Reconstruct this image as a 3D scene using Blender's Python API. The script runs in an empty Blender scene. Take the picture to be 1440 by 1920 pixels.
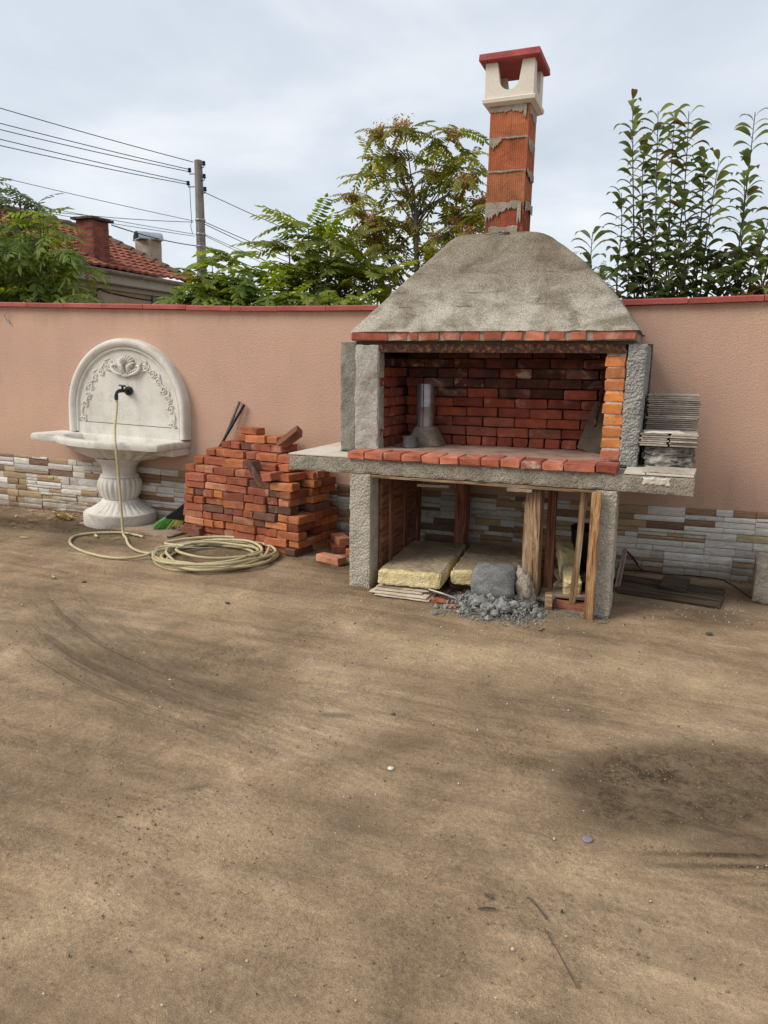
import bpy, bmesh, math, random
from mathutils import Vector, Matrix, noise, Euler
R = math.radians
rnd = random.Random(7)
SC = bpy.context.scene
COL = SC.collection

# ------------------------------------------------------------------ camera
def camera():
    p, y, r = R(11.114), R(-21.382), R(0.656)
    cy, sy, cp, sp = math.cos(y), math.sin(y), math.cos(p), math.sin(p)
    fwd = Vector((sy*cp, cy*cp, -sp)); right = Vector((cy, -sy, 0)); up = right.cross(fwd)
    r2 = right*math.cos(r) + up*math.sin(r); u2 = up*math.cos(r) - right*math.sin(r)
    cam = bpy.data.cameras.new('camera'); o = bpy.data.objects.new('camera', cam); COL.objects.link(o)
    M = Matrix((r2, u2, -fwd)).transposed().to_4x4(); M.translation = (0, -6.1587, 1.6)
    o.matrix_world = M
    cam.sensor_fit = 'VERTICAL'; cam.sensor_height = 24; cam.lens = 1382.7/1920*24
    cam.clip_start = .05; cam.clip_end = 2000
    SC.camera = o
camera()

# ------------------------------------------------------------------ sky, sun, exposure
SUN_DIR = Vector((-.62, -.52, .80)).normalized()
def world():
    w = bpy.data.worlds.new('World'); SC.world = w; w.use_nodes = True
    nt = w.node_tree; nt.nodes.clear(); L = nt.links.new
    out = nt.nodes.new('ShaderNodeOutputWorld'); bg = nt.nodes.new('ShaderNodeBackground')
    sky = nt.nodes.new('ShaderNodeTexSky'); sky.sky_type = 'NISHITA'; sky.sun_disc = False
    sky.sun_elevation = math.asin(SUN_DIR.z); sky.sun_rotation = math.atan2(SUN_DIR.x, SUN_DIR.y) % (2*math.pi)
    tc = nt.nodes.new('ShaderNodeTexCoord')
    sep = nt.nodes.new('ShaderNodeSeparateXYZ'); L(tc.outputs['Generated'], sep.inputs[0])
    # project the view direction on a cloud layer so that the clouds flatten towards the horizon
    zz = nt.nodes.new('ShaderNodeMath'); zz.operation = 'MAXIMUM'; L(sep.outputs[2], zz.inputs[0]); zz.inputs[1].default_value = 0.0
    za = nt.nodes.new('ShaderNodeMath'); za.operation = 'ADD'; L(zz.outputs[0], za.inputs[0]); za.inputs[1].default_value = .25
    dv = nt.nodes.new('ShaderNodeVectorMath'); dv.operation = 'DIVIDE'
    L(tc.outputs['Generated'], dv.inputs[0])
    cb = nt.nodes.new('ShaderNodeCombineXYZ')
    for i in range(3): L(za.outputs[0], cb.inputs[i])
    L(cb.outputs[0], dv.inputs[1])
    n1 = nt.nodes.new('ShaderNodeTexNoise'); n1.inputs['Scale'].default_value = 1.7; n1.inputs['Detail'].default_value = 5; n1.inputs['Roughness'].default_value = .5
    n1.inputs['Distortion'].default_value = .35
    L(dv.outputs[0], n1.inputs['Vector'])
    cr = nt.nodes.new('ShaderNodeValToRGB'); e = cr.color_ramp.elements
    e[0].position = .34; e[0].color = (.56, .63, .72, 1); e[1].position = .66; e[1].color = (.92, .94, .96, 1)
    m_ = cr.color_ramp.elements.new(.5); m_.color = (.70, .765, .84, 1)
    L(n1.outputs['Fac'], cr.inputs[0])
    # thin cloud brightens towards the horizon all round
    hz = nt.nodes.new('ShaderNodeMapRange'); L(sep.outputs[2], hz.inputs[0])
    hz.inputs[1].default_value = 0; hz.inputs[2].default_value = .55; hz.inputs[3].default_value = .45; hz.inputs[4].default_value = 0
    hm = nt.nodes.new('ShaderNodeMixRGB'); L(hz.outputs[0], hm.inputs[0]); L(cr.outputs[0], hm.inputs[1]); hm.inputs[2].default_value = (.93, .96, .99, 1)
    sc = nt.nodes.new('ShaderNodeVectorMath'); sc.operation = 'SCALE'; L(hm.outputs[0], sc.inputs[0]); sc.inputs['Scale'].default_value = 5.0
    mx = nt.nodes.new('ShaderNodeMixRGB'); mx.inputs[0].default_value = .9
    L(sky.outputs[0], mx.inputs[1]); L(sc.outputs[0], mx.inputs[2])
    L(mx.outputs[0], bg.inputs[0]); bg.inputs[1].default_value = .1
    L(bg.outputs[0], out.inputs[0])
world()
def sun():
    l = bpy.data.lights.new('sun', 'SUN'); l.energy = 1.5; l.angle = R(30); l.color = (1, .95, .86)
    o = bpy.data.objects.new('sun', l); COL.objects.link(o)
    o.rotation_euler = SUN_DIR.to_track_quat('Z', 'Y').to_euler()
sun()
SC.view_settings.view_transform = 'Standard'; SC.view_settings.look = 'None'
SC.view_settings.exposure = 1.02; SC.view_settings.gamma = 1; SC.view_settings.use_curve_mapping = False

# ------------------------------------------------------------------ object helpers
W = {}
def thing(name, label, cat, loc=(0, 0, 0), group=None):
    o = bpy.data.objects.new(name, None); COL.objects.link(o); o.empty_display_size = .1
    o.location = loc; W[o.name] = Matrix.Translation(loc)
    tag(o, label, cat, group); return o
def tag(o, label=None, cat=None, group=None, kind=None):
    if label: o['label'] = label
    if cat: o['category'] = cat
    if group: o['group'] = group
    if kind: o['kind'] = kind
    return o
def put(name, me, mat=None, parent=None, M=None):
    M = M or Matrix()
    if mat is not None and not me.materials: me.materials.append(mat)
    o = bpy.data.objects.new(name, me); COL.objects.link(o)
    if parent is not None:
        o.parent = parent; o.matrix_parent_inverse = W[parent.name].inverted()
    o.matrix_basis = M; W[o.name] = M.copy()
    return o
def TR(loc, rot=(0, 0, 0)): return Matrix.Translation(loc) @ Euler(rot).to_matrix().to_4x4()

# ------------------------------------------------------------------ mesh helpers
class MB:
    def __init__(s): s.v = []; s.f = []; s.mi = []
    def add(s, v, f, mi=0):
        b = len(s.v); s.v += [tuple(x) for x in v]; s.f += [tuple(i+b for i in q) for q in f]; s.mi += [mi]*len(f)
    def box(s, a, b, M=None, mi=0):
        (x0, y0, z0), (x1, y1, z1) = a, b
        v = [Vector(p) for p in ((x0, y0, z0), (x1, y0, z0), (x1, y1, z0), (x0, y1, z0), (x0, y0, z1), (x1, y0, z1), (x1, y1, z1), (x0, y1, z1))]
        if M: v = [M @ p for p in v]
        s.add(v, [(0, 3, 2, 1), (4, 5, 6, 7), (0, 1, 5, 4), (1, 2, 6, 5), (2, 3, 7, 6), (3, 0, 4, 7)], mi)
    def tube(s, pts, rad, n=8, cap=True, mi=0, flat=None):
        pts = [Vector(p) for p in pts]; k = len(pts)
        rr = rad if isinstance(rad, (list, tuple)) else [rad]*k
        t0 = (pts[1]-pts[0]).normalized(); a = Vector((0, 0, 1)) if abs(t0.z) < .9 else Vector((1, 0, 0))
        nrm = (a - t0*a.dot(t0)).normalized(); rings = []
        v = []
        for i in range(k):
            t = (pts[min(i+1, k-1)]-pts[max(i-1, 0)])
            t = t.normalized() if t.length > 1e-9 else t0
            nrm = (nrm - t*nrm.dot(t))
            nrm = nrm.normalized() if nrm.length > 1e-6 else t.orthogonal().normalized()
            bn = t.cross(nrm)
            for j in range(n):
                an = 2*math.pi*j/n
                v.append(pts[i]+(nrm*math.cos(an)+bn*math.sin(an))*rr[i])
        f = [(i*n+j, i*n+(j+1) % n, (i+1)*n+(j+1) % n, (i+1)*n+j) for i in range(k-1) for j in range(n)]
        if cap: f += [tuple(reversed(range(n))), tuple(range((k-1)*n, k*n))]
        s.add(v, f, mi)
    def lathe(s, prof, n=32, c=(0, 0), mod=None, cap=True, mi=0):
        v = []; k = len(prof)
        for i, (r, z) in enumerate(prof):
            for j in range(n):
                a = 2*math.pi*j/n; q = mod(a, r, z, i) if mod else r
                v.append((c[0]+q*math.cos(a), c[1]+q*math.sin(a), z))
        f = [(i*n+j, i*n+(j+1) % n, (i+1)*n+(j+1) % n, (i+1)*n+j) for i in range(k-1) for j in range(n)]
        if cap: f += [tuple(reversed(range(n))), tuple(range((k-1)*n, k*n))]
        s.add(v, f, mi)
    def loft(s, rings, cap0=True, cap1=True, mi=0):
        n = len(rings[0]); v = [p for r in rings for p in r]
        f = [(i*n+j, i*n+(j+1) % n, (i+1)*n+(j+1) % n, (i+1)*n+j) for i in range(len(rings)-1) for j in range(n)]
        if cap0: f.append(tuple(reversed(range(n))))
        if cap1: f.append(tuple(range((len(rings)-1)*n, len(rings)*n)))
        s.add(v, f, mi)
    def prism(s, poly, d, M=None, mi=0):
        """poly in local (x, z), extruded along local y from 0 to d"""
        n = len(poly); v = [Vector((x, 0, z)) for x, z in poly]+[Vector((x, d, z)) for x, z in poly]
        if M: v = [M @ p for p in v]
        f = [tuple(range(n)), tuple(reversed(range(n, 2*n)))]+[(j, n+j, n+(j+1) % n, (j+1) % n) for j in range(n)]
        s.add(v, f, mi)
    def mesh(s, name, smooth=None, tri=False):
        me = bpy.data.meshes.new(name); me.from_pydata(s.v, [], s.f)
        if any(s.mi):
            me.polygons.foreach_set('material_index', s.mi)
        bm = bmesh.new(); bm.from_mesh(me)
        bmesh.ops.recalc_face_normals(bm, faces=bm.faces)
        if tri: bmesh.ops.triangulate(bm, faces=[f for f in bm.faces if len(f.verts) > 4])
        bm.to_mesh(me); bm.free()
        if smooth is not None:
            me.shade_smooth(); me.set_sharp_from_angle(angle=R(smooth))
        me.update(); return me

def fbm(p, f, o=3):
    s = 0; a = 1; q = Vector(p)*f
    for _ in range(o):
        s += noise.noise(q)*a; q = q*2.03+Vector((3.1, 7.7, 1.3)); a *= .5
    return s
def rough_box(name, dims, res=.03, amp=.006, freq=12, seed=0, octv=3, chip=0.0, smooth=None, stretch=(1, 1, 1), taper=None):
    """box centred on x,y with its base at z=0, gridded and worn by noise"""
    dx, dy, dz = dims; bm = bmesh.new()
    nx, ny, nz = [max(1, min(140, round(d/res))) for d in dims]
    def grid(fn, a, b):
        vs = [[bm.verts.new(fn(i/a, j/b)) for j in range(b+1)] for i in range(a+1)]
        for i in range(a):
            for j in range(b): bm.faces.new((vs[i][j], vs[i+1][j], vs[i+1][j+1], vs[i][j+1]))
    X = lambda u: (u-.5)*dx
    Yv = lambda u: (u-.5)*dy
    Z = lambda u: u*dz
    for s in (0, 1):
        grid(lambda u, v: (X(u), Yv(v), Z(s)), nx, ny)
        grid(lambda u, v: (X(u), Yv(s), Z(v)), nx, nz)
        grid(lambda u, v: (X(s), Yv(u), Z(v)), ny, nz)
    bmesh.ops.remove_doubles(bm, verts=bm.verts, dist=1e-5)
    bmesh.ops.recalc_face_normals(bm, faces=bm.faces)
    bm.normal_update()
    off = Vector((seed*3.7, seed*1.9, seed*5.1))
    for v in bm.verts:
        q = Vector((v.co.x*stretch[0], v.co.y*stretch[1], v.co.z*stretch[2]))+off
        d = fbm(q, freq, octv)*amp
        if chip:
            e = sum((abs(abs(v.co.x)-dx/2) < 1e-4, abs(abs(v.co.y)-dy/2) < 1e-4, min(abs(v.co.z), abs(v.co.z-dz)) < 1e-4))
            if e >= 2: d -= abs(fbm(q+Vector((9, 2, 4)), freq*.7, 2))*chip+chip*.25
        v.co += v.normal*d
        if taper: v.co = taper(v.co)
    me = bpy.data.meshes.new(name); bm.to_mesh(me); bm.free()
    if smooth is not None:
        me.shade_smooth(); me.set_sharp_from_angle(angle=R(smooth))
    return me
def rock(name, rad, seed, sub=3, amp=.25, freq=1.6, squash=(1, 1, 1)):
    bm = bmesh.new(); bmesh.ops.create_icosphere(bm, subdivisions=sub, radius=1)
    off = Vector((seed*2.3, seed*7.1, seed*1.7))
    for v in bm.verts:
        n = v.co.normalized(); d = 1+fbm(n+off, freq, 4)*amp
        v.co = Vector((n.x*squash[0], n.y*squash[1], n.z*squash[2]))*rad*d
    me = bpy.data.meshes.new(name); bm.to_mesh(me); bm.free()
    return me
def bez(p0, p1, p2, n):
    p0, p1, p2 = Vector(p0), Vector(p1), Vector(p2)
    return [p0*(1-t)**2+p1*2*t*(1-t)+p2*t*t for t in [i/n for i in range(n+1)]]
def catmull(pts, n=8):
    P = [Vector(p) for p in pts]; P = [P[0]*2-P[1]]+P+[P[-1]*2-P[-2]]; o = []
    for i in range(1, len(P)-2):
        a, b, c, d = P[i-1:i+3]
        for k in range(n):
            t = k/n
            o.append(.5*((2*b)+(c-a)*t+(2*a-5*b+4*c-d)*t*t+(3*b-a-3*c+d)*t**3))
    o.append(P[-2]); return o

# ------------------------------------------------------------------ material helpers
class NT:
    def __init__(s, name, rough=.9, spec=.3):
        s.m = bpy.data.materials.new(name); s.m.use_nodes = True; s.t = s.m.node_tree
        s.b = s.t.nodes['Principled BSDF']; s.b.inputs['Roughness'].default_value = rough
        s.b.inputs['Specular IOR Level'].default_value = spec
        s.L = s.t.links.new; s._tc = None; s._oi = None
    def n(s, ty, **k):
        x = s.t.nodes.new('ShaderNode'+ty)
        for a, b in k.items(): setattr(x, a, b)
        return x
    def set(s, sock, v):
        if hasattr(v, 'is_output') or isinstance(v, bpy.types.NodeSocket): s.L(v, sock)
        elif isinstance(v, (tuple, list)) and len(v) == 3 and sock.type == 'RGBA': sock.default_value = (*v, 1)
        else: sock.default_value = v
    def pos(s):
        if not s._tc: s._tc = s.n('NewGeometry').outputs['Position']
        return s._tc
    def objc(s, k=13.0):
        """object coordinates shifted by the object's random number, so that alike meshes differ"""
        tc = s.n('TexCoord'); r = s.rand(); m = s.n('Math', operation='MULTIPLY'); s.L(r, m.inputs[0]); m.inputs[1].default_value = k
        a = s.n('VectorMath', operation='ADD'); s.L(tc.outputs['Object'], a.inputs[0]); s.L(m.outputs[0], a.inputs[1]); return a.outputs[0]
    def rand(s):
        if not s._oi: s._oi = s.n('ObjectInfo').outputs['Random']
        return s._oi
    def rand2(s, k=37.13):
        m = s.math('MULTIPLY', s.rand(), k); return s.math('FRACT', m)
    def math(s, op, a, b=0.0, c=None, clamp=False):
        x = s.n('Math', operation=op, use_clamp=clamp); s.set(x.inputs[0], a); s.set(x.inputs[1], b)
        if c is not None: s.set(x.inputs[2], c)
        return x.outputs[0]
    def noise(s, v, sc, det=4, ro=.55, di=0.0):
        x = s.n('TexNoise'); s.L(v, x.inputs['Vector']); x.inputs['Scale'].default_value = sc; x.inputs['Detail'].default_value = det
        x.inputs['Roughness'].default_value = ro; x.inputs['Distortion'].default_value = di; return x.outputs['Fac']
    def voro(s, v, sc, feat='F1', out='Distance'):
        x = s.n('TexVoronoi', feature=feat); s.L(v, x.inputs['Vector']); x.inputs['Scale'].default_value = sc; return x.outputs[out]
    def scale(s, v, xyz):
        x = s.n('Mapping'); s.L(v, x.inputs[0]); x.inputs['Scale'].default_value = xyz; return x.outputs[0]
    def ramp(s, f, stops, interp='LINEAR'):
        x = s.n('ValToRGB'); s.L(f, x.inputs[0]); e = x.color_ramp.elements; x.color_ramp.interpolation = interp
        while len(e) < len(stops): e.new(.5)
        for i, (p, c) in enumerate(stops):
            e[i].position = p; e[i].color = (*c, 1) if isinstance(c, tuple) else (c, c, c, 1)
        return x.outputs[0]
    def step(s, f, a, b):
        x = s.n('MapRange', interpolation_type='SMOOTHSTEP'); s.L(f, x.inputs[0])
        x.inputs[1].default_value = a; x.inputs[2].default_value = b; return x.outputs[0]
    def mix(s, f, a, b, bl='MIX'):
        x = s.n('MixRGB', blend_type=bl); s.set(x.inputs[0], f); s.set(x.inputs[1], a); s.set(x.inputs[2], b); return x.outputs[0]
    def hsv(s, c, h=.5, sa=1.0, v=1.0):
        x = s.n('HueSaturation'); s.set(x.inputs['Hue'], h); s.set(x.inputs['Saturation'], sa); s.set(x.inputs['Value'], v); s.set(x.inputs['Color'], c); return x.outputs[0]
    def bump(s, h, strength=.5, dist=.01, prev=None):
        x = s.n('Bump'); x.inputs['Strength'].default_value = strength; x.inputs['Distance'].default_value = dist; s.L(h, x.inputs['Height'])
        if prev: s.L(prev, x.inputs['Normal'])
        return x.outputs[0]
    def done(s, col, nrm=None, rough=None):
        s.set(s.b.inputs['Base Color'], col)
        if nrm is not None: s.L(nrm, s.b.inputs['Normal'])
        if rough is not None: s.set(s.b.inputs['Roughness'], rough)
        return s.m

def mineral(name, dark, mid, light, sc=6, fine=60, bs=.5, bd=.006, rough=.92, speck=.35, vary=.0, world=False, pores=0.0):
    k = NT(name, rough, .25); v = k.pos() if world else k.objc()
    a = k.noise(v, sc, 6, .62, .4); c = k.ramp(a, [(.28, dark), (.5, mid), (.72, light)])
    f = k.noise(v, fine, 4, .6); c = k.mix(speck, c, k.ramp(f, [(.3, .25), (.7, .8)]), 'OVERLAY')
    if vary: c = k.hsv(c, v=k.math('ADD', k.math('MULTIPLY', k.rand(), vary), 1-vary/2))
    h = k.math('ADD', k.math('MULTIPLY', a, .6), f)
    if pores:
        vv = k.voro(v, 70); h = k.math('ADD', h, k.math('MULTIPLY', k.step(vv, .05, .45), pores))
    return k.done(c, k.bump(h, bs, bd))

def brick_mat(name, tones, soot=0.0, lime=.35):
    k = NT(name, .9, .2); v = k.objc()
    base = k.ramp(k.rand(), tones, 'CONSTANT')
    c = k.hsv(base, v=k.math('ADD', k.math('MULTIPLY', k.rand2(), .45), .78))
    a = k.noise(v, 9, 5, .6, .3); c = k.mix(.55, c, k.ramp(a, [(.3, .22), (.7, .75)]), 'OVERLAY')
    l = k.noise(k.scale(v, (.8, .8, 1.3)), 7, 6, .65, .6)
    lm = k.math('MULTIPLY', k.step(l, .52, .68), k.math('MULTIPLY', k.rand2(91.7), lime*1.6), clamp=True)
    c = k.mix(lm, c, (.50, .37, .29))
    d = k.noise(v, 4.2, 5, .6, .8)
    c = k.mix(k.math('MULTIPLY', k.step(d, .55, .75), .65), c, (.10, .055, .045))
    if soot:
        s = k.noise(v, 6, 5, .6, .5)
        c = k.mix(k.math('MULTIPLY', k.step(s, .3, .6), soot), c, (.030, .022, .020))
    f = k.noise(v, 90, 3, .6)
    return k.done(c, k.bump(k.math('ADD', k.math('MULTIPLY', a, 1.6), f), .8, .006))

def wood(name, dark, mid, light, sc=1.0, bs=.5, rough=.8):
    """grain along the object's x axis"""
    k = NT(name, rough, .25); v = k.scale(k.objc(5.0), (.9*sc, 14*sc, 14*sc))
    a = k.noise(v, 2.2, 6, .65, 1.2); c = k.ramp(a, [(.37, dark), (.48, mid), (.64, light)])
    f = k.noise(k.scale(v, (1, 4, 4)), 5, 3, .6); c = k.mix(.5, c, k.ramp(f, [(.35, .2), (.65, .8)]), 'OVERLAY')
    b = k.noise(k.objc(3.0), 3.0, 4, .5); c = k.mix(k.math('MULTIPLY', k.step(b, .5, .72), .5), c, dark)
    c = k.hsv(c, v=k.math('ADD', k.math('MULTIPLY', k.rand2(), .4), .8))
    return k.done(c, k.bump(k.math('ADD', a, k.math('MULTIPLY', f, .5)), bs, .006))
def plain(name, col, rough=.6, metal=0.0, var=.25, sc=8, bs=.0):
    k = NT(name, rough, .4); v = k.objc(); a = k.noise(v, sc, 5, .6)
    c = k.mix(var, col, k.ramp(a, [(.3, .15), (.7, .85)]), 'OVERLAY'); k.b.inputs['Metallic'].default_value = metal
    return k.done(c, k.bump(a, bs, .004) if bs else None)
def leafmat(name, lo, hi, back=.5, old=None):
    k = NT(name, .55, .35)
    c = k.mix(k.rand(), lo, hi)
    a = k.noise(k.objc(), 9, 3, .5); c = k.mix(.4, c, k.ramp(a, [(.3, .2), (.7, .8)]), 'OVERLAY')
    if old: c = k.mix(k.step(k.rand2(51.3), .86, .98), c, old)
    tr = k.n('BsdfTranslucent'); k.set(tr.inputs[0], k.hsv(c, v=1.5, sa=1.15))
    ms = k.n('MixShader'); ms.inputs[0].default_value = back*.6
    k.L(k.b.outputs[0], ms.inputs[1]); k.L(tr.outputs[0], ms.inputs[2])
    k.L(ms.outputs[0], k.t.nodes['Material Output'].inputs['Surface'])
    return k.done(c)

# ------------------------------------------------------------------ ground
def ground():
    k = NT('yard_ground', .95, .15); p = k.pos()
    big = k.noise(p, .8, 6, .6, .5); mid = k.noise(p, 3.2, 6, .65, .8); fine = k.noise(p, 55, 5, .75); grit = k.noise(p, 230, 3, .65); clod = k.noise(p, 14, 6, .7, .6)
    c = k.ramp(big, [(.30, (.200, .136, .083)), (.5, (.277, .192, .117)), (.68, (.385, .276, .174))])
    c = k.mix(.50, c, k.ramp(mid, [(.28, .25), (.72, .76)]), 'OVERLAY')
    # dust streaks left by sweeping and tyres, drawn out along one direction
    def streak(ang, sx, sy, scl, di):
        r = k.n('Mapping'); k.L(p, r.inputs[0]); r.inputs['Rotation'].default_value = (0, 0, R(ang)); r.inputs['Scale'].default_value = (sx, sy, 1)
        return k.noise(r.outputs[0], scl, 5, .6, di)
    st = streak(12, .35, 3.2, 2.2, .6)
    c = k.mix(.48, c, k.ramp(st, [(.3, .22), (.7, .78)]), 'OVERLAY')
    wob = k.n('TexNoise'); k.L(p, wob.inputs['Vector']); wob.inputs['Scale'].default_value = 2.2; wob.inputs['Detail'].default_value = 6
    wv = k.n('VectorMath', operation='SCALE'); k.L(wob.outputs['Color'], wv.inputs[0])
    def ell(cx, cy, rx, ry, ang, warp=.55, soft=.7):
        """soft blot with a ragged outline lying at a place on the ground"""
        s_ = k.n('VectorMath', operation='SUBTRACT'); k.L(p, s_.inputs[0]); s_.inputs[1].default_value = (cx, cy, 0)
        m_ = k.n('Mapping', vector_type='TEXTURE'); k.L(s_.outputs[0], m_.inputs[0]); m_.inputs['Rotation'].default_value = (0, 0, R(ang)); m_.inputs['Scale'].default_value = (rx, ry, 1)
        w_ = k.n('VectorMath', operation='MULTIPLY_ADD'); k.L(wob.outputs['Color'], w_.inputs[0]); w_.inputs[1].default_value = (warp, warp, 0); k.L(m_.outputs[0], w_.inputs[2])
        o_ = k.n('VectorMath', operation='SUBTRACT'); k.L(w_.outputs[0], o_.inputs[0]); o_.inputs[1].default_value = (warp/2, warp/2, 0)
        l_ = k.n('VectorMath', operation='LENGTH'); k.L(o_.outputs[0], l_.inputs[0])
        return k.math('SUBTRACT', 1.0, k.step(l_.outputs['Value'], 1-soft, 1.0))
    damp = (.052, .034, .018)  # damp earth, also the tone of painted contact shade
    wet = None
    for (cx, cy, rx, ry, an, st_, so) in [
            (.16, -3.27, .66, .40, 28, .62, .40), (.02, -3.23, .34, .22, 20, 1.0, .9), (.22, -3.40, .30, .14, -10, .8, .9), (.42, -3.55, .5, .16, 15, .5, .8), (.20, -3.40, .26, .12, -12, .45, .9),
            (-.42, -3.32, .22, .12, 10, .36, .95), (-1.12, -3.47, .34, .22, 40, .26, .95), (-.98, -3.99, .30, .22, 30, .24, .95),
            (-2.18, -2.93, .55, .13, 20, .30, .95), (-1.75, -3.28, .55, .14, 5, .26, .95), (-1.35, -3.25, .13, .045, 15, .55, .95),
            (-5.7, -.62, 1.9, .50, 8, .78, .75), (-4.7, -.95, .8, .34, 20, .50, .85), (-3.6, -.95, 1.0, .42, 12, .45, .9), (-2.5, -.80, .6, .34, 0, .70, .9),  # this row and the next: damp stains doubling as painted contact shade
            (-1.2, -1.1, 1.1, .55, 4, .45, .85), (.28, -1.05, .55, .34, 5, .55, .95), (.55, -.4, .6, .35, 0, .5, .9),
            (.30, -3.66, .42, .030, 20, .8, .9), (.30, -3.72, .42, .022, 20, .8, .9), (-2.0, -3.25, .9, .16, 4, .36, .9), (-2.75, -3.15, .8, .2, -28, .30, .9), (-1.3, -5.05, .4, .2, 20, .2, .95), (-1.62, -4.02, .12, .035, 40, .5, .95), (.1, -4.3, .5, .3, 30, .16, .95)]:
        f = k.math('MULTIPLY', ell(cx, cy, rx, ry, an, .6, so), min(1.0, st_*1.3))
        wet = f if wet is None else k.math('MAXIMUM', wet, f)
    wet = k.math('MULTIPLY', wet, k.math('ADD', k.math('ADD', k.math('MULTIPLY', mid, .8), k.math('MULTIPLY', k.step(clod, .35, .65), .45)), k.math('MULTIPLY', k.step(fine, .40, .60), .35)), clamp=True)
    c = k.mix(wet, c, damp)
    pale = None
    for (cx, cy, rx, ry, an, st_) in [(-1.3, -4.2, .42, .2, 35, .6), (-1.05, -3.75, .4, .18, 30, .5), (-.9, -2.3, 1.2, .5, 5, .85), (-3.0, -2.0, 1.2, .45, 12, .6),
                                      (-2.5, -2.5, .35, .18, 10, .5), (0, -2.1, .8, .45, 5, .75), (-.25, -3.95, .35, .14, 15, .5), (-1.6, -4.8, .3, .12, 35, .45), (-2.3, -1.75, .5, .3, 5, .4)]:
        f = k.math('MULTIPLY', ell(cx, cy, rx, ry, an, .5, .95), st_)
        pale = f if pale is None else k.math('MAXIMUM', pale, f)
    c = k.mix(k.math('MULTIPLY', pale, k.math('ADD', mid, .3), clamp=True), c, (.50, .365, .220))
    c = k.mix(.16, c, k.ramp(clod, [(.32, .2), (.68, .8)]), 'OVERLAY')
    c = k.mix(.26, c, k.ramp(fine, [(.34, .12), (.66, .86)]), 'OVERLAY')
    c = k.mix(.32, c, k.ramp(grit, [(.34, .10), (.66, .88)]), 'OVERLAY')
    # curved tyre tracks sweeping in from the left: grooves on arcs about one turning centre
    dc = k.n('VectorMath', operation='DISTANCE'); k.L(p, dc.inputs[0]); dc.inputs[1].default_value = (-1.15, 1.05, 0)
    dw = k.math('ADD', dc.outputs['Value'], k.math('MULTIPLY', k.noise(p, 4, 4, .6), .045))
    cv = k.n('CombineXYZ'); k.L(k.math('MULTIPLY', dw, 15.0), cv.inputs[0]); av = k.n('VectorMath', operation='SCALE'); k.L(p, av.inputs[0]); av.inputs['Scale'].default_value = .7
    aw = k.n('VectorMath', operation='ADD'); k.L(cv.outputs[0], aw.inputs[0]); k.L(av.outputs[0], aw.inputs[1]); gr = k.noise(aw.outputs[0], 1.0, 4, .6)
    band = k.math('MULTIPLY', k.step(dc.outputs['Value'], 4.10, 4.25), k.math('SUBTRACT', 1.0, k.step(dc.outputs['Value'], 4.72, 4.90)))
    arc = k.math('MULTIPLY', k.math('MULTIPLY', k.step(gr, .50, .68), band), ell(-3.0, -3.1, 1.9, 1.0, -25, .5, .9))
    c = k.mix(k.math('MULTIPLY', arc, k.math('MULTIPLY', k.step(mid, .25, .55), .75)), c, (.095, .065, .040))
    c = k.mix(k.math('MULTIPLY', k.math('MULTIPLY', band, ell(-3.1, -3.05, 1.6, .9, -25, .5, .9)), .45), c, (.12, .085, .05))
    # tyre marks: fine parallel ridges inside two bands
    def ridges(cx, cy, rx, ry, an, freq):
        m_ = k.n('Mapping'); k.L(p, m_.inputs[0]); m_.inputs['Rotation'].default_value = (0, 0, -R(an))
        w_ = k.n('TexWave', wave_type='BANDS', bands_direction='Y'); k.L(m_.outputs[0], w_.inputs['Vector']); w_.inputs['Scale'].default_value = freq
        w_.inputs['Distortion'].default_value = 7; w_.inputs['Detail'].default_value = 5; w_.inputs['Detail Scale'].default_value = .9; w_.inputs['Detail Roughness'].default_value = .65
        return k.math('MULTIPLY', w_.outputs['Fac'], ell(cx, cy, rx, ry, an, .4, .95))
    rd = k.math('ADD', ridges(-2.9, -3.1, 1.3, .5, -32, 5.0), k.math('ADD', ridges(-1.8, -3.5, 1.2, .45, -14, 6.0), ridges(.35, -3.72, .6, .22, 18, 9.0)))
    c = k.mix(k.math('MULTIPLY', k.math('MULTIPLY', rd, k.step(clod, .3, .62)), .34), c, (.12, .080, .047))
    pm = k.step(k.noise(p, 1.6, 4, .6, .5), .44, .66)
    h = k.math('ADD', k.math('MULTIPLY', mid, 1.6), k.math('ADD', k.math('MULTIPLY', fine, k.math('ADD', k.math('MULTIPLY', pm, 1.3), .4)), k.math('MULTIPLY', grit, .30)))
    h = k.math('ADD', h, k.math('MULTIPLY', k.math('MULTIPLY', clod, pm), 1.4))
    h = k.math('ADD', h, k.math('MULTIPLY', clod, .8)); h = k.math('ADD', h, k.math('MULTIPLY', arc, -.5)); h = k.math('ADD', h, k.math('MULTIPLY', rd, -.25)); h = k.math('ADD', h, k.math('MULTIPLY', st, .6))
    nr = k.bump(h, .6, .02)
    rough = k.math('SUBTRACT', .95, k.math('MULTIPLY', wet, .35))
    m = k.done(c, nr, rough)
    # one sheet: fine under the yard, coarse out to the horizon
    mb = MB()
    def axis(lo, hi, step, far):
        a = [lo+i*step for i in range(int(round((hi-lo)/step))+1)]
        return [-far, -far*.25, lo-20, lo-6]+a+[hi+6, hi+20, far*.25, far]
    xs = axis(-8, 2.4, .08, 400); ys = axis(-6.4, .4, .08, 400)
    nx, ny = len(xs), len(ys)
    v = []
    for y in ys:
        for x in xs:
            z = 0
            if -8.1 < x < 2.5 and -6.5 < y < -.02:
                e = min(1, max(0, -y*2.5))
                z = e*(noise.noise(Vector((x*1.3, y*1.3, 1)))*.008+noise.noise(Vector((x*5, y*5, 4)))*.0025)-.002
                b = min(abs(y+1.337), 1)
            v.append((x, y, z))
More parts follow.
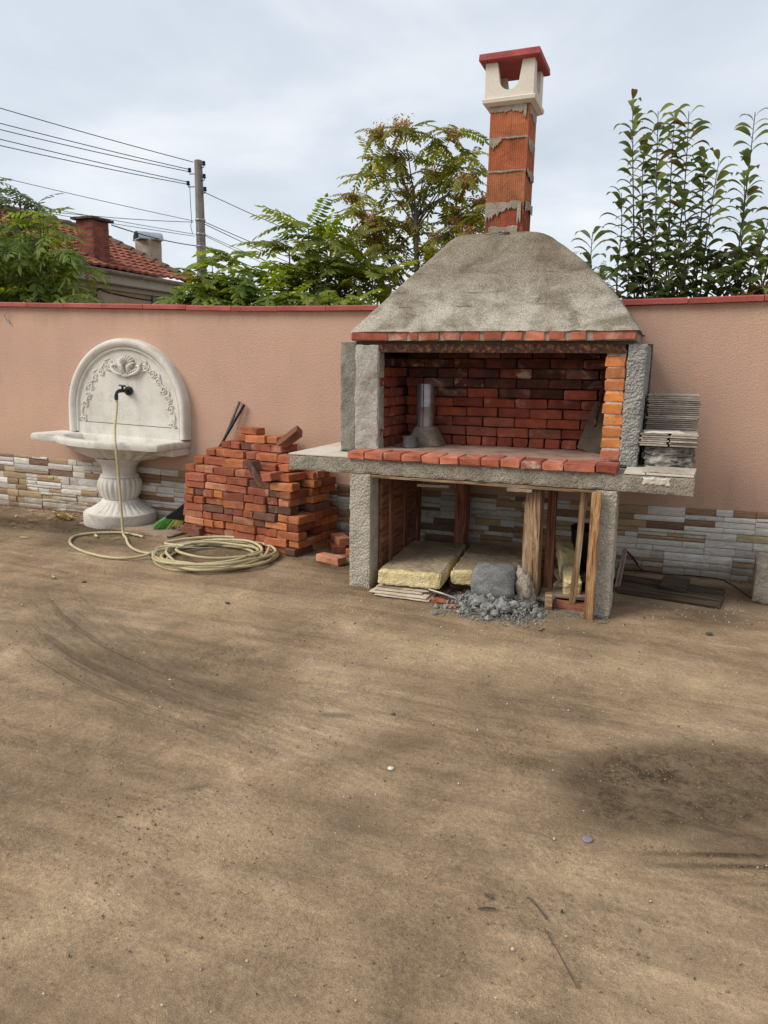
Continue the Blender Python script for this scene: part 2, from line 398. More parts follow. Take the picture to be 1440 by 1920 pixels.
    f = [(j*nx+i, j*nx+i+1, (j+1)*nx+i+1, (j+1)*nx+i) for j in range(ny-1) for i in range(nx-1)]
    mb.add(v, f); tag(put('ground', mb.mesh('ground', 180), m), kind='structure')
ground()

# ------------------------------------------------------------------ shared materials
M_STUCCO = None
def stucco():
    k = NT('pink_stucco', .95, .15); p = k.pos()
    a = k.noise(p, 1.1, 5, .55); f = k.noise(p, 150, 3, .65); g = k.noise(p, 60, 3, .6)
    c = k.ramp(a, [(.3, (.515, .328, .250)), (.5, (.570, .360, .268)), (.7, (.610, .392, .280))])
    st = k.noise(k.scale(p, (2.5, 1, .25)), 3, 5, .6, .3); c = k.mix(k.math('MULTIPLY', k.step(st, .50, .75), .10), c, (.36, .225, .16))
    sz = k.n('SeparateXYZ'); k.L(p, sz.inputs[0]); zt = k.math('ADD', sz.outputs[2], k.math('MULTIPLY', k.noise(k.scale(p, (3, 1, .6)), 2, 5, .65), .5))
    c = k.mix(k.math('MULTIPLY', k.math('SUBTRACT', 1.0, k.step(zt, .72, 1.15)), .35), c, (.33, .215, .15))
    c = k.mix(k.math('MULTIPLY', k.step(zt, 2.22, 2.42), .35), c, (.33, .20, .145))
    bl = k.noise(p, .55, 4, .6, .4); c = k.mix(k.math('MULTIPLY', k.step(bl, .46, .68), .30), c, (.57, .375, .24))
    c = k.mix(.40, c, k.ramp(f, [(.32, .2), (.68, .82)]), 'OVERLAY')
    return k.done(c, k.bump(k.math('ADD', f, g), .8, .008))
M_STUCCO = stucco()
M_COPING = mineral('red_coping', (.27, .055, .045), (.36, .085, .07), (.43, .12, .10), 3, 50, .25, .003, .7, .25, .2)
def strip_mat():
    k = NT('stone_strip', .6, .4); v = k.objc()
    base = k.ramp(k.rand(), [(0, (.57, .525, .46)), (.20, (.63, .59, .53)), (.38, (.50, .455, .40)), (.50, (.60, .55, .48)), (.64, (.40, .275, .15)), (.74, (.25, .15, .08)),
                             (.83, (.33, .205, .10)), (.90, (.20, .11, .062)), (.96, (.46, .36, .21))], 'CONSTANT')
    c = k.hsv(base, v=k.math('ADD', k.math('MULTIPLY', k.rand2(), .3), .85))
    a = k.noise(k.scale(v, (1, 1, 3.5)), 14, 6, .65, .6); c = k.mix(.5, c, k.ramp(a, [(.3, .25), (.7, .75)]), 'OVERLAY')
    vein = k.noise(k.scale(v, (1, 1, 2)), 9, 5, .7, 1.5); c = k.mix(k.math('MULTIPLY', k.step(vein, .58, .66), .35), c, (.20, .14, .10))
    dirt = k.noise(k.pos(), 3.0, 5, .6); c = k.mix(k.math('MULTIPLY', k.step(dirt, .45, .75), .35), c, (.26, .20, .14))
    sz = k.n('SeparateXYZ'); k.L(k.pos(), sz.inputs[0]); zz = k.math('ADD', sz.outputs[2], k.math('MULTIPLY', k.noise(k.pos(), 6, 5, .65), -.22))
    c = k.mix(k.math('MULTIPLY', k.math('SUBTRACT', 1.0, k.step(zz, -.08, .10)), .6), c, (.19, .13, .08))
    return k.done(c, k.bump(a, 1.0, .010))
M_STRIP = strip_mat()
M_GROUT = mineral('dark_grout', (.05, .04, .03), (.09, .07, .055), (.14, .11, .08), 10, 60, .3, .004)
TONES = [(0, (.29, .085, .040)), (.15, (.36, .115, .050)), (.30, (.42, .150, .058)), (.48, (.31, .092, .050)), (.64, (.24, .072, .042)), (.76, (.43, .185, .100)), (.93, (.14, .066, .046))]
M_BRICK = brick_mat('red_brick', TONES)
M_HEARTH = brick_mat('hearth_brick', [(0, (.36, .11, .065)), (.3, (.42, .145, .085)), (.6, (.32, .09, .055)), (.8, (.40, .13, .075))], 0, .5)
M_FIRE = brick_mat('firebox_brick', [(0, (.30, .070, .038)), (.3, (.34, .082, .043)), (.6, (.26, .060, .037)), (.85, (.31, .095, .060))], .25, .35)
M_FIRESOOT = brick_mat('sooty_brick', [(0, (.18, .055, .040)), (.3, (.21, .060, .042)), (.6, (.14, .048, .038)), (.85, (.27, .13, .11))], .75, .95)
M_ORANGE = brick_mat('orange_brick', [(0, (.52, .185, .055)), (.3, (.56, .205, .060)), (.6, (.48, .160, .055)), (.85, (.54, .215, .085))], 0, .15)
M_MORTAR = mineral('mortar', (.20, .165, .128), (.29, .245, .195), (.38, .33, .27), 9, 70, .7, .008)
M_CONC = mineral('cast_concrete', (.185, .158, .120), (.275, .238, .185), (.365, .322, .258), 7, 85, .9, .010, .95, .5, 0, True, .8)
def pebbly(name, gap, a_, b_, bs_=.8, gp_=.7):
    # honeycombed concrete: pale stones standing out of dark gaps
    k = NT(name, .95, .2); p = k.pos(); v = k.voro(p, 62); w = k.noise(p, 5, 5, .6); m = k.step(v, .25, .62)
    c = k.mix(k.noise(p, 30, 4, .7), a_, b_); c = k.mix(k.math('MULTIPLY', m, k.math('MULTIPLY', k.step(w, .32, .70), gp_)), c, gap)
    f = k.noise(p, 130, 3, .6); c = k.mix(.5, c, k.ramp(f, [(.3, .2), (.7, .8)]), 'OVERLAY')
    h = k.math('ADD', k.math('MULTIPLY', v, -1.6), f); return k.done(c, k.bump(h, bs_, .014))
M_CONC_D = pebbly('grey_concrete', (.09, .085, .075), (.27, .26, .235), (.44, .425, .39))
M_LEG = pebbly('pebbly_concrete', (.17, .145, .110), (.34, .30, .235), (.52, .47, .385), .45, .45)
M_TILEW = mineral('white_tile', (.50, .44, .36), (.58, .52, .43), (.64, .585, .50), 5, 40, .15, .002, .5, .15, .1)
M_TILEB = mineral('tile_edges', (.23, .19, .15), (.33, .28, .225), (.43, .375, .305), 6, 40, .3, .004, .8, .4, .6)
M_RUST = mineral('rusty_steel', (.018, .010, .008), (.048, .018, .011), (.21, .10, .03), 30, 60, .6, .004, .85, .4)
M_WOODR = wood('raw_timber', (.085, .040, .018), (.33, .205, .115), (.50, .36, .225), 1.0, .9)
M_WOODD = wood('stained_formwork', (.075, .026, .016), (.20, .078, .044), (.29, .13, .075))
M_WOODG = wood('wet_dark_plank', (.025, .017, .012), (.058, .040, .027), (.125, .088, .058))
M_WOODW = wood('grey_board', (.17, .12, .085), (.30, .225, .165), (.42, .34, .26))
M_FOAM = mineral('yellow_foam', (.46, .34, .15), (.66, .53, .28), (.78, .68, .46), 5, 90, 1.0, .012, .95, .4)
M_FOAMTOP = mineral('dusty_foam', (.20, .15, .095), (.30, .23, .15), (.42, .34, .22), 4, 80, .7, .008, .95, .4)
M_STONE = mineral('grey_cement_lump', (.10, .098, .095), (.16, .158, .150), (.25, .245, .235), 6, 70, .9, .012, .95, .45)
M_GRAV = mineral('cement_rubble', (.12, .115, .105), (.215, .207, .19), (.38, .365, .335), 20, 110, .7, .008, .95, .4)
def cast_stone():
    k = NT('cast_stone', .75, .25); p = k.pos(); a = k.noise(p, 3.5, 6, .6, .4); c = k.ramp(a, [(.3, (.52, .475, .41)), (.5, (.62, .585, .52)), (.72, (.69, .655, .59))])
    st = k.noise(k.scale(p, (7, 7, .8)), 2.0, 6, .65, .3); c = k.mix(k.math('MULTIPLY', k.step(st, .52, .74), .40), c, (.34, .31, .255))
    g = k.noise(p, 9, 6, .7, .8); c = k.mix(k.math('MULTIPLY', k.step(g, .56, .76), .5), c, (.30, .25, .185))
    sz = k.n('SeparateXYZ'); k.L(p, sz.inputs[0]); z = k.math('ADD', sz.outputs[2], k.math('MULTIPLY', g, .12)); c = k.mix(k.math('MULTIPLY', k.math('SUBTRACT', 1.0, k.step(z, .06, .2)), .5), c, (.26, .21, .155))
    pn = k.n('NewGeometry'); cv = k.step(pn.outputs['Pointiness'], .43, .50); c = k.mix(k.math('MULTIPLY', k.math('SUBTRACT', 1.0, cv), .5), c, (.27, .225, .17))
    f = k.noise(p, 70, 4, .6); c = k.mix(.22, c, k.ramp(f, [(.3, .25), (.7, .8)]), 'OVERLAY')
    return k.done(c, k.bump(f, .3, .004))
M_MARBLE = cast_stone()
M_BLACK = plain('black_plastic', (.012, .012, .013), .45)
M_STEEL = plain('galvanised_steel', (.30, .30, .30), .42, .75, .5, 10)
M_TIN = plain('dull_tin', (.16, .155, .15), .5, .6, .5, 14)
M_CAPW = mineral('cream_concrete', (.56, .50, .41), (.66, .60, .50), (.72, .66, .56), 4, 60, .2, .003, .8, .2)
M_CAPR = mineral('red_cap', (.24, .045, .045), (.33, .070, .068), (.39, .10, .09), 4, 50, .3, .003, .75, .25)

# ------------------------------------------------------------------ garden wall
def lerp_tab(t, x):
    if x <= t[0][0]: (x0, y0), (x1, y1) = t[0], t[1]
    elif x >= t[-1][0]: (x0, y0), (x1, y1) = t[-2], t[-1]
    else:
        for (x0, y0), (x1, y1) in zip(t, t[1:]):
            if x0 <= x <= x1: break
    return y0+(y1-y0)*(x-x0)/(x1-x0)
CAP = [(-6.9, 2.251), (-5.18, 2.195), (-3.71, 2.150), (-2.58, 2.133), (-.4, 2.138), (.23, 2.146), (.55, 2.154)]
TIL = [(-7.1, .600), (-5.73, .578), (-4.5, .542), (-2.84, .533), (-.37, .539), (.7, .557)]
def garden_wall():
    X0, X1 = -12.0, 3.5
    t = thing('garden_wall', 'long pink rendered garden wall with red coping and stone strip base', 'wall', ((X0+X1)/2, 0, 0))
    mb = MB(); n = 60; v = []
    for i in range(n+1):
        x = X0+(X1-X0)*i/n; z = lerp_tab(CAP, x)-.055
        v += [(x, 0, -.1), (x, .2, -.1), (x, .2, z), (x, 0, z)]
    f = [(i*4+j, i*4+(j+1) % 4, (i+1)*4+(j+1) % 4, (i+1)*4+j) for i in range(n) for j in range(4)]+[(0, 1, 2, 3), (n*4+3, n*4+2, n*4+1, n*4)]
    mb.add(v, f); put('rendered_body', mb.mesh('rendered_body'), M_STUCCO, t)
    x = X0; r = random.Random(3)
    while x < X1:
        w = .5+r.uniform(-.01, .01); mb = MB(); a, b = x+.0025, min(x+w, X1)-.0025; d = r.uniform(-.003, .003)
        za, zb = lerp_tab(CAP, a)+d, lerp_tab(CAP, b)+d+r.uniform(-.002, .002)
        y0, y1 = -.045+r.uniform(-.002, .002), .245
        ring = lambda xx, z: [(xx, y0, z-.053), (xx, y0-.002, z-.018), (xx, y0+.006, z-.010), (xx, .1, z), (xx, y1, z-.012), (xx, y1, z-.053)]
        mb.loft([ring(a, za), ring(b, zb)]); put('coping_tile', mb.mesh('coping_tile'), M_COPING, t); x += w
    # dark grout bed for the stone strips
    mb = MB(); v = []; n = 40
    for i in range(n+1):
        x = X0+(X1-X0)*i/n; z = lerp_tab(TIL, x)-.004
        v += [(x, -.001, -.05), (x, -.008, -.05), (x, -.008, z), (x, -.001, z)]
    f = [(i*4+j, i*4+(j+1) % 4, (i+1)*4+(j+1) % 4, (i+1)*4+j) for i in range(n) for j in range(4)]
    mb.add(v, f); put('grout_bed', mb.mesh('grout_bed'), M_GROUT, t)
    strips = []
    for row in range(3):
        x = -9.5+[.0, .29, .13][row]
        while x < 2.6:
            tw = .5; rz0, rz1 = row/3, (row+1)/3
            hs = []; tot = 0
            while tot < .98:
                h = r.choice([.16, .22, .26, .30, .34]); h = min(h, 1-tot)
                if 1-tot-h < .15: h = 1-tot
                hs.append(h); tot += h
            z = 0
            for h in hs:
                xx = 0
                while xx < tw-.02:
                    w = r.choice([.12, .16, .22, .28, .34, .5]); w = min(w, tw-xx)
                    if tw-xx-w < .07: w = tw-xx
                    strips.append((x+xx, x+xx+w, rz0+(rz1-rz0)*z, rz0+(rz1-rz0)*(z+h), r.uniform(.005, .021))); xx += w
                z += h
            x += tw
    def strip_mb(mb, s):
        x0, x1, f0, f1, d = s; g = .0013
        T0, T1 = lerp_tab(TIL, x0), lerp_tab(TIL, x1)
        a = (x0+g, f0*T0+g, f1*T0-g); b = (x1-g, f0*T1+g, f1*T1-g)
        P = []
        for q in range(4):
            u = q/3; xx = a[0]+(b[0]-a[0])*u; zl = a[1]+(b[1]-a[1])*u; zh = a[2]+(b[2]-a[2])*u
            dd = d+noise.noise(Vector((xx*21, zl*33, 5)))*.003
            P.append([(xx, -.006, zl), (xx, -.008-dd*.75, zl+.001), (xx, -.008-dd, zl+(zh-zl)*.3), (xx, -.008-dd-noise.noise(Vector((xx*31, zh*40, 2)))*.003, zl+(zh-zl)*.7), (xx, -.008-dd*.7, zh-.001), (xx, -.006, zh)])
        c = Vector(((x0+x1)/2, 0, (a[1]+a[2])/2))
        mb.loft(P)
    def size(s):
        x0, x1, f0, f1, d = s; x = (x0+x1)/2; k = (f1-f0)*(x1-x0)/(x*x+37)
        if x < -7.4 or x > .95: k *= .01
        if -4.1 < x < -2.9: k *= .12
        if -2.25 < x < -.3: k *= .55
        return -k
    strips.sort(key=size)
    for s in strips[:300]:
        mb = MB(); strip_mb(mb, s); put('stone_strip', mb.mesh('stone_strip'), M_STRIP, t)
    # the rest as joined geometry, one object per tone would break the one-object rule: vary tone by position instead
    k = NT('stone_strip_far', .65, .4); p = k.pos()
    cell = k.voro(k.scale(p, (4.2, .0, 34)), 1.0, 'F1', 'Color'); sp = k.n('SeparateColor'); k.L(cell, sp.inputs[0])
    c = k.ramp(sp.outputs[0], [(0, (.50, .465, .42)), (.3, (.55, .52, .47)), (.5, (.46, .42, .37)), (.62, (.35, .24, .13)), (.8, (.22, .13, .08)), (.92, (.42, .33, .19))], 'CONSTANT')
    a = k.noise(k.scale(p, (1, 1, 3)), 14, 5, .6); c = k.mix(.5, c, k.ramp(a, [(.3, .25), (.7, .75)]), 'OVERLAY')
    m2 = k.done(c, k.bump(a, .6, .008))
    mb = MB()
    for s in strips[300:]: strip_mb(mb, s)
    tag(put('stone_cladding', mb.mesh('stone_cladding'), m2, t), kind='stuff')
    # bits of wire and a hook left in the render at the far end
    mb = MB(); mb.tube([(-7.35, .0, 2.08), (-7.25, -.04, 2.06), (-7.1, -.05, 2.07), (-6.98, -.03, 2.09)], .004, 5); mb.tube([(-6.8, 0, 2.03), (-6.82, -.03, 2.10), (-6.78, -.03, 2.14)], .004, 5)
    mb.tube([(-6.8, 0, 2.05), (-6.76, -.03, 2.02)], .006, 5); put('wire_hook', mb.mesh('wire_hook'), M_STEEL, t)
garden_wall()

# ------------------------------------------------------------------ bricks
def brick_mesh(name, l, w, h, seed, chip=.004, mat=None, center=True):
    """one brick, long axis x, base at z=0, with worn edges: 24 corner points moved by hand"""
    r = random.Random(seed); bm = bmesh.new()
    bmesh.ops.create_cube(bm, size=1)
    for v in bm.verts: v.co = Vector((v.co.x*l, v.co.y*w, (v.co.z+.5)*h))
    bmesh.ops.bevel(bm, geom=list(bm.edges), offset=chip, segments=1, affect='EDGES', profile=.5)
    for v in bm.verts: v.co += Vector((r.uniform(-1, 1), r.uniform(-1, 1), r.uniform(-1, 1)))*chip*.75
    me = bpy.data.meshes.new(name); bm.to_mesh(me); bm.free()
    if mat: me.materials.append(mat)
    return me
_bc = {}
def brick(l, w, h, mat, k):
    key = (round(l, 3), round(w, 3), round(h, 3), mat.name, k)
    if key not in _bc: _bc[key] = brick_mesh('brick', l, w, h, hash(key[:3]) % 1000+k*17, .0062, mat)
    return _bc[key]

# ------------------------------------------------------------------ masonry barbecue
HZ = 1.0          # hearth level
def barbecue():
    r = random.Random(11)
    t = thing('masonry_barbecue', 'unfinished brick and concrete outdoor fireplace with cement hood and tall chimney', 'fireplace', (-1.25, -.7, 0))
    # table slab and what carries it
    me = rough_box('concrete_slab', (2.796, 1.315, .112), .02, .004, 16, 2, 4, .010)
    put('concrete_slab', me, M_CONC, t, TR((-1.257, -.679, .845)))
    put('concrete_leg', rough_box('concrete_leg', (.165, .24, .846), .02, .004, 14, 5, 4, .010), M_LEG, t, TR((-2.079, -1.215, 0)))
    put('concrete_leg', rough_box('concrete_leg', (.140, .26, .846), .016, .005, 18, 6, 4, .012), M_LEG, t, TR((-.373, -1.205, 0)))
    put('side_wall', rough_box('side_wall', (.10, 1.0, .843), .03, .010, 14, 8, 4, .02), M_MORTAR, t, TR((-2.085, -.56, 0)))
    put('side_wall', rough_box('side_wall', (.09, .55, .843), .03, .010, 14, 9, 4, .02), M_CONC_D, t, TR((-.392, -.80, 0)))
    # glazed tiles on the free ends of the slab
    for i, y in enumerate((-1.335, -1.02, -.70, -.38)):
        me = rough_box('white_tile', (.285, .312, .009), .1, .0008, 5, i); put('white_tile', me, M_TILEW, t, TR((-2.512+r.uniform(-.004, .004), y+.157, .958), (0, 0, r.uniform(-.004, .004))))
    put('white_tile', rough_box('white_tile', (.195, .27, .009), .1, .0008, 5, 9), M_TILEW, t, TR((-2.270, -1.2, .9575)))
    for i, (x, w) in enumerate(((-.226, .125), (-.02, .275))):
        for j, y in enumerate((-1.335, -1.02, -.7)):
            put('white_tile', rough_box('white_tile', (w, .312, .010), .1, .0008, 5, 20+i+j), M_TILEW, t, TR((x+.015, y+.157, .960+.001*i), (0, 0, r.uniform(-.004, .004))))
    put('cement_smear', rough_box('cement_smear', (.17, .012, .05), .012, .006, 30, 3, 4, .012), M_TILEW, t, TR((-.08, -1.338, .90)))
    # hearth: header bricks along the slab edge, cement bed behind
    ed = [-2.171, -2.034, -1.891, -1.756, -1.611, -1.48, -1.341, -1.193, -1.059, -.921, -.782, -.646, -.444, -.311]
    for a, b in zip(ed, ed[1:]):
        w = b-a-.007; k = r.randrange(4)
        me = brick(.235, w, .052, M_HEARTH, k)
        if a > -.46: me = brick(.235, w, .055, M_HEARTH, k)
        put('brick', me, None, t, TR(((a+b)/2, -1.245+r.uniform(-.006, .006), .955+r.uniform(-.001, .003)), (r.uniform(-.01, .01), 0, math.pi/2+r.uniform(-.012, .012))))
    put('hearth_bed', rough_box('hearth_bed', (1.72, .77, .045), .04, .006, 9, 4, 4), mineral('dusty_hearth', (.20, .115, .085), (.30, .19, .145), (.38, .26, .21), 6, 70, .6, .006, .95, .4), t, TR((-1.255, -.752, .956)))
    # firebox
    H, G = .0685, .0065; cz = HZ+.004
    put('mortar_core', rough_box('mortar_core', (2.06, .06, .785), .1, .003, 9, 1), mineral('dark_mortar', (.055, .045, .04), (.10, .085, .072), (.18, .15, .13), 8, 70, .6, .006), t, TR((-1.225, -.335, HZ)))
    for row in range(10):
        z = cz+row*(H+G); x = -2.03-(.0 if row % 2 else .115); sooty = row >= 6 or (row == 5 and r.random() < .5)
        while x < -.46:
            w = .115 if row == 0 else .24
            a, b = max(x, -2.045), min(x+w, -.46)
            if b-a > .03:
                mt = M_FIRESOOT if (row >= 6 or (row == 5 and r.random() < .4)) else M_FIRE
                put('brick', brick(round(b-a, 2), .10, H, mt, r.randrange(4)), None, t, TR(((a+b)/2, -.420+r.uniform(-.004, .004), z), (0, 0, r.uniform(-.008, .008))))
            x += w+.008
    for side, xx in ((0, -2.10), (1, -.402)):
        for row in range(9):
            z = cz+row*(H+G); y = -1.04 if row % 2 else -1.04-.12
            while y < -.375:
                a, b = max(y, -1.04), min(y+.24, -.375)
                if side == 1: a = max(a, -.92)
                if b-a > .03:
                    mt = M_FIRESOOT if (side or row >= 8 or (b > -.45 and r.random() < .5)) else M_FIRE
                    put('brick', brick(round(b-a, 2), .10, H, mt, r.randrange(4)), None, t, TR((xx+r.uniform(-.006, .006), (a+b)/2, z), (0, 0, math.pi/2+r.uniform(-.012, .012))))
                y += .25
    # right jamb of orange bricks
    for row in range(9):
        w = .125; put('brick', brick(.115, w, .066, M_ORANGE if row else M_HEARTH, row % 4), None, t, TR((-.389+r.uniform(-.005, .005)+.004*row*0, -.985, cz+.003+row*.0765), (0, 0, math.pi/2+r.uniform(-.03, .03))))
    put('jamb_mortar', rough_box('jamb_mortar', (.108, .10, .70), .02, .004, 20, 3), mineral('pale_mortar', (.40, .30, .24), (.52, .42, .35), (.60, .52, .45), 12, 70, .6, .006), t, TR((-.389, -.985, HZ+.002)))
    put('jamb_mortar', rough_box('jamb_mortar', (.118, .12, .055), .012, .006, 22, 8, 4, .01), M_MORTAR, t, TR((-.391, -.988, 1.680)))
    # concrete pillars
    def batter(co): return Vector((co.x+(co.z-.4)*.012, co.y, co.z))
    put('concrete_pillar', rough_box('concrete_pillar', (.118, .98, .80), .016, .006, 26, 12, 4, .014, None, (1, 1, 1), batter), M_CONC_D, t, TR((-.268, -.560, .966)))
    put('concrete_pillar', rough_box('concrete_pillar', (.140, .98, .815), .02, .005, 14, 13, 4, .012), mineral('old_board_marked_concrete', (.13, .12, .10), (.21, .195, .165), (.30, .28, .24), 5, 70, .9, .010, .95, .5, 0, True), t, TR((-2.300, -.550, .966)))
    put('mortar_jamb', rough_box('mortar_jamb', (.190, .12, .775), .011, .008, 9, 14, 5, .014), mineral('trowelled_mortar', (.23, .205, .17), (.34, .31, .265), (.46, .43, .38), 6, 60, .8, .010, .92, .4, 0, True), t, TR((-2.142, -1.010, .985)))
    # steel angle over the opening
    mb = MB(); mb.box((-2.10, -1.058, 1.706), (-.335, -1.050, 1.764)); mb.box((-2.10, -1.050, 1.706), (-.335, -.98, 1.713))
    put('steel_angle', mb.mesh('steel_angle'), M_RUST, t)
    put('lintel_mortar', rough_box('lintel_mortar', (1.98, .92, .022), .04, .004, 12, 4, 4), mineral('shaded_mortar', (.09, .075, .06), (.14, .12, .10), (.20, .17, .14), 8, 70, .6, .006), t, TR((-1.266, -.560, 1.764)))  # mortar toned dark to put shade into the recessed gap
    # course of bricks under the hood
    le = [(-2.26, -1.975), (-1.959, -1.824), (-1.808, -1.744), (-1.728, -1.586), (-1.559, -1.436), (-1.424, -1.299), (-1.273, -1.14), (-1.125, -1.002), (-.984, -.853), (-.828, -.72), (-.689, -.58), (-.547, -.273)]
    for a, b in le:
        put('brick', brick(b-a-.004, .11, .064, M_HEARTH, r.randrange(4)), None, t, TR(((a+b)/2, -1.030+r.uniform(-.003, .003), 1.787)))
    put('lintel_mortar', rough_box('lintel_mortar', (1.97, 1.02, .066), .04, .003, 20, 5, 4), M_MORTAR, t, TR((-1.266, -.565, 1.7865)))
    # cement hood: rounded sections from the brick course up to the flue
    secs = []
    def rect(x0, x1, y0, y1, z, cr, n=10):
        p = []; 
        def edge(a, b, m):
            for i in range(m): p.append(tuple(a[k]+(b[k]-a[k])*i/m for k in (0, 1)))
        def arc(cx, cy, a0, m):
            for i in range(m): a = a0+math.pi/2*i/m; p.append((cx+cr*math.cos(a), cy+cr*math.sin(a)))
        edge((x0+cr, y0), (x1-cr, y0), 48); arc(x1-cr, y0+cr, -math.pi/2, n); edge((x1, y0+cr), (x1, y1-cr), 24); arc(x1-cr, y1-cr, 0, n)
        edge((x1-cr, y1), (x0+cr, y1), 48); arc(x0+cr, y1-cr, math.pi/2, n); edge((x0, y1-cr), (x0, y0+cr), 24); arc(x0+cr, y0+cr, math.pi, n)
        return [(a, b, z) for a, b in p]
    N = 44
    for i in range(N+1):
        u = i/N; z = 1.852+u*.70
        bl = math.sin(math.pi*min(1, u*1.0))*.055
        sag = max(0, (u-.93)/.07)
        x0 = -2.268+(.655)*u + .012*sag**2
        x1 = -.262-(.70)*u+bl*1.3 - .045*sag**2
        y0 = -1.09+.40*u-bl*.12+.03*sag**2
        secs.append(rect(x0, x1, y0, -.06-.15*u, z, .012+.045*u))
    secs.append(rect(-1.56, -1.07, -.66, -.26, 2.558, .04))
    V = []
    for s in secs:
        o = []
        for x, y, z in s:
            p = Vector((x, y, z)); d = fbm(p, 4, 3)*.010+fbm(p, 24, 3)*.003
            d += -.007*max(0, 1-abs(((z-2.02+.02*noise.noise(Vector((x*2, 1, 1))))/.012)))-.008*max(0, 1-abs(((z-2.26+.015*noise.noise(Vector((x*2, 5, 1))))/.012)))
            c = Vector((-1.25, -.5, z)); n = (p-c).normalized(); o.append(p+n*d+Vector((0, 0, -.012*abs(fbm(p, 11, 2)) if z < 1.86 else 0)))
        V.append(o)
    mb = MB(); mb.loft(V)
    k = NT('hood_cement', .95, .2); p = k.pos()
    a = k.noise(k.scale(p, (1, 1, 1.6)), 3.2, 7, .66, 1.0); c = k.ramp(a, [(.32, (.135, .110, .078)), (.5, (.240, .205, .157)), (.66, (.355, .312, .250))])
    sx = k.n('SeparateXYZ'); k.L(p, sx.inputs[0])
    pt = k.noise(k.scale(p, (1, 1, 1.8)), 3.4, 6, .6, .5)
    lowpale = k.math('MULTIPLY', k.step(pt, .38, .60), k.math('SUBTRACT', 1.0, k.step(sx.outputs[2], 1.95, 2.35)))
    tp_ = k.step(k.math('ADD', sx.outputs[2], k.math('MULTIPLY', pt, .25)), 2.15, 2.60); c = k.mix(k.math('MULTIPLY', tp_, .45), c, (.165, .128, .088))
    c = k.mix(k.math('MULTIPLY', lowpale, .8), c, (.46, .42, .35))
    br = k.noise(p, 3.0, 5, .6, .4); c = k.mix(k.math('MULTIPLY', k.step(br, .50, .70), .65), c, (.120, .086, .050))
    # dark lines where the shuttering boards met
    for zl in (2.02, 2.12, 2.26):
        w_ = k.math('ADD', sx.outputs[2], k.math('MULTIPLY', k.noise(k.scale(p, (1, 1, .2)), 2.5, 5, .6), .12)); dl = k.math('ABSOLUTE', k.math('SUBTRACT', w_, zl+.06))
        c = k.mix(k.math('MULTIPLY', k.math('SUBTRACT', 1.0, k.step(dl, .001, .009)), k.math('MULTIPLY', k.step(k.noise(p, 3, 4, .6), .48, .66), .7)), c, (.06, .048, .036))
    f = k.noise(p, 120, 4, .7); g = k.voro(p, 95); c = k.mix(.6, c, k.ramp(f, [(.34, .12), (.66, .88)]), 'OVERLAY')
    mh = k.done(c, k.bump(k.math('ADD', f, k.math('MULTIPLY', g, .6)), .6, .008))
    put('cement_hood', mb.mesh('cement_hood', 60), mh, t)
    # flue of ribbed hollow blocks
    FM = [brick_mat('flue_a', [(0, (.27, .072, .036)), (1, (.27, .072, .036))], 0, .1), brick_mat('flue_b', [(0, (.40, .150, .068)), (1, (.40, .150, .068))], 0, .1),
          brick_mat('flue_c', [(0, (.33, .098, .044)), (1, (.33, .098, .044))], 0, .15), brick_mat('flue_d', [(0, (.37, .120, .054)), (1, (.37, .120, .054))], 0, .15)]
    def flue_ring(cx, cy, w, z):
        p = []; h = w/2; n = 20
        for s in range(4):
            for i in range(n*2):
                u = -h+2*h*(i/(n*2)); inn = .0022 if (i % 2 and 1 < i < n*2-1 and not (n-2 <= i <= n+2)) else 0
                q = (u, -h+inn)
                for _ in range(s): q = (-q[1], q[0])
                p.append((cx+q[0], cy+q[1], z))
        return p
    zs = [(2.535, 2.738), (2.748, 2.966), (2.976, 3.186), (3.196, 3.402)]
    for i, (a, b) in enumerate(zs):
        j = r.uniform(-.003, .003); mb = MB(); cx = -1.2625+.004*i+j; cy = -.512+j
        mb.loft([flue_ring(cx, cy, .274, a), flue_ring(cx+.002, cy, .274, b)])
        put('flue_block', mb.mesh('flue_block'), FM[i], t)
    for i, z in enumerate((2.743, 2.971, 3.191)):
        put('mortar_joint', rough_box('mortar_joint', (.272, .272, .014), .02, .004, 25, i, 3), M_MORTAR, t, TR((-1.260+.004*i, -.512, z-.007)))
    # mortar smeared over the joints, jagged at its lower edge
    nsm = [0]
    def smear(poly, face):
        mb = MB(); nsm[0] += 1; ex = .0007*nsm[0]
        if face == 'f': M = Matrix.Translation((0, -.655-ex, 0))
        else: M = Matrix.Translation((-1.115+ex, 0, 0)) @ Matrix.Rotation(math.pi/2, 4, 'Z')
        mb.prism(poly, .0045, M); put('mortar_smear', mb.mesh('mortar_smear', None, True), M_MORTAR, t)
    def jag(x0, x1, ztop, lows, zr=.008):
        m = len(lows); top = [(x0+(x1-x0)*i/8, ztop+r.uniform(-zr, zr)) for i in range(9)]
        lo = []
        for i in range(m*7):
            u = i/(m*7-1); q = u*(m-1); k_ = min(int(q), m-2); v_ = lows[k_]+(lows[k_+1]-lows[k_])*(q-k_)
            lo.append((x1+(x0-x1)*u, ztop-v_*r.uniform(.72, 1.12)-r.uniform(0, .006)))
        return top+lo
    smear(jag(-1.39, -1.13, 3.40, [.03, .055, .03, .045, .04, .035]), 'f')
    smear(jag(-1.385, -1.30, 3.197, [.025, .045, .075, .05]), 'f'); smear(jag(-1.30, -1.14, 3.195, [.010, .006, .012, .006], .003), 'f')
    smear(jag(-1.39, -1.14, 2.976, [.006, .008, .012, .008, .006], .003), 'f')
    smear(jag(-1.398, -1.14, 2.765, [.05, .045, .06, .10, .12]), 'f')
    smear(jag(-1.37, -1.16, 2.60, [.06, .06, .06, .06]), 'f')
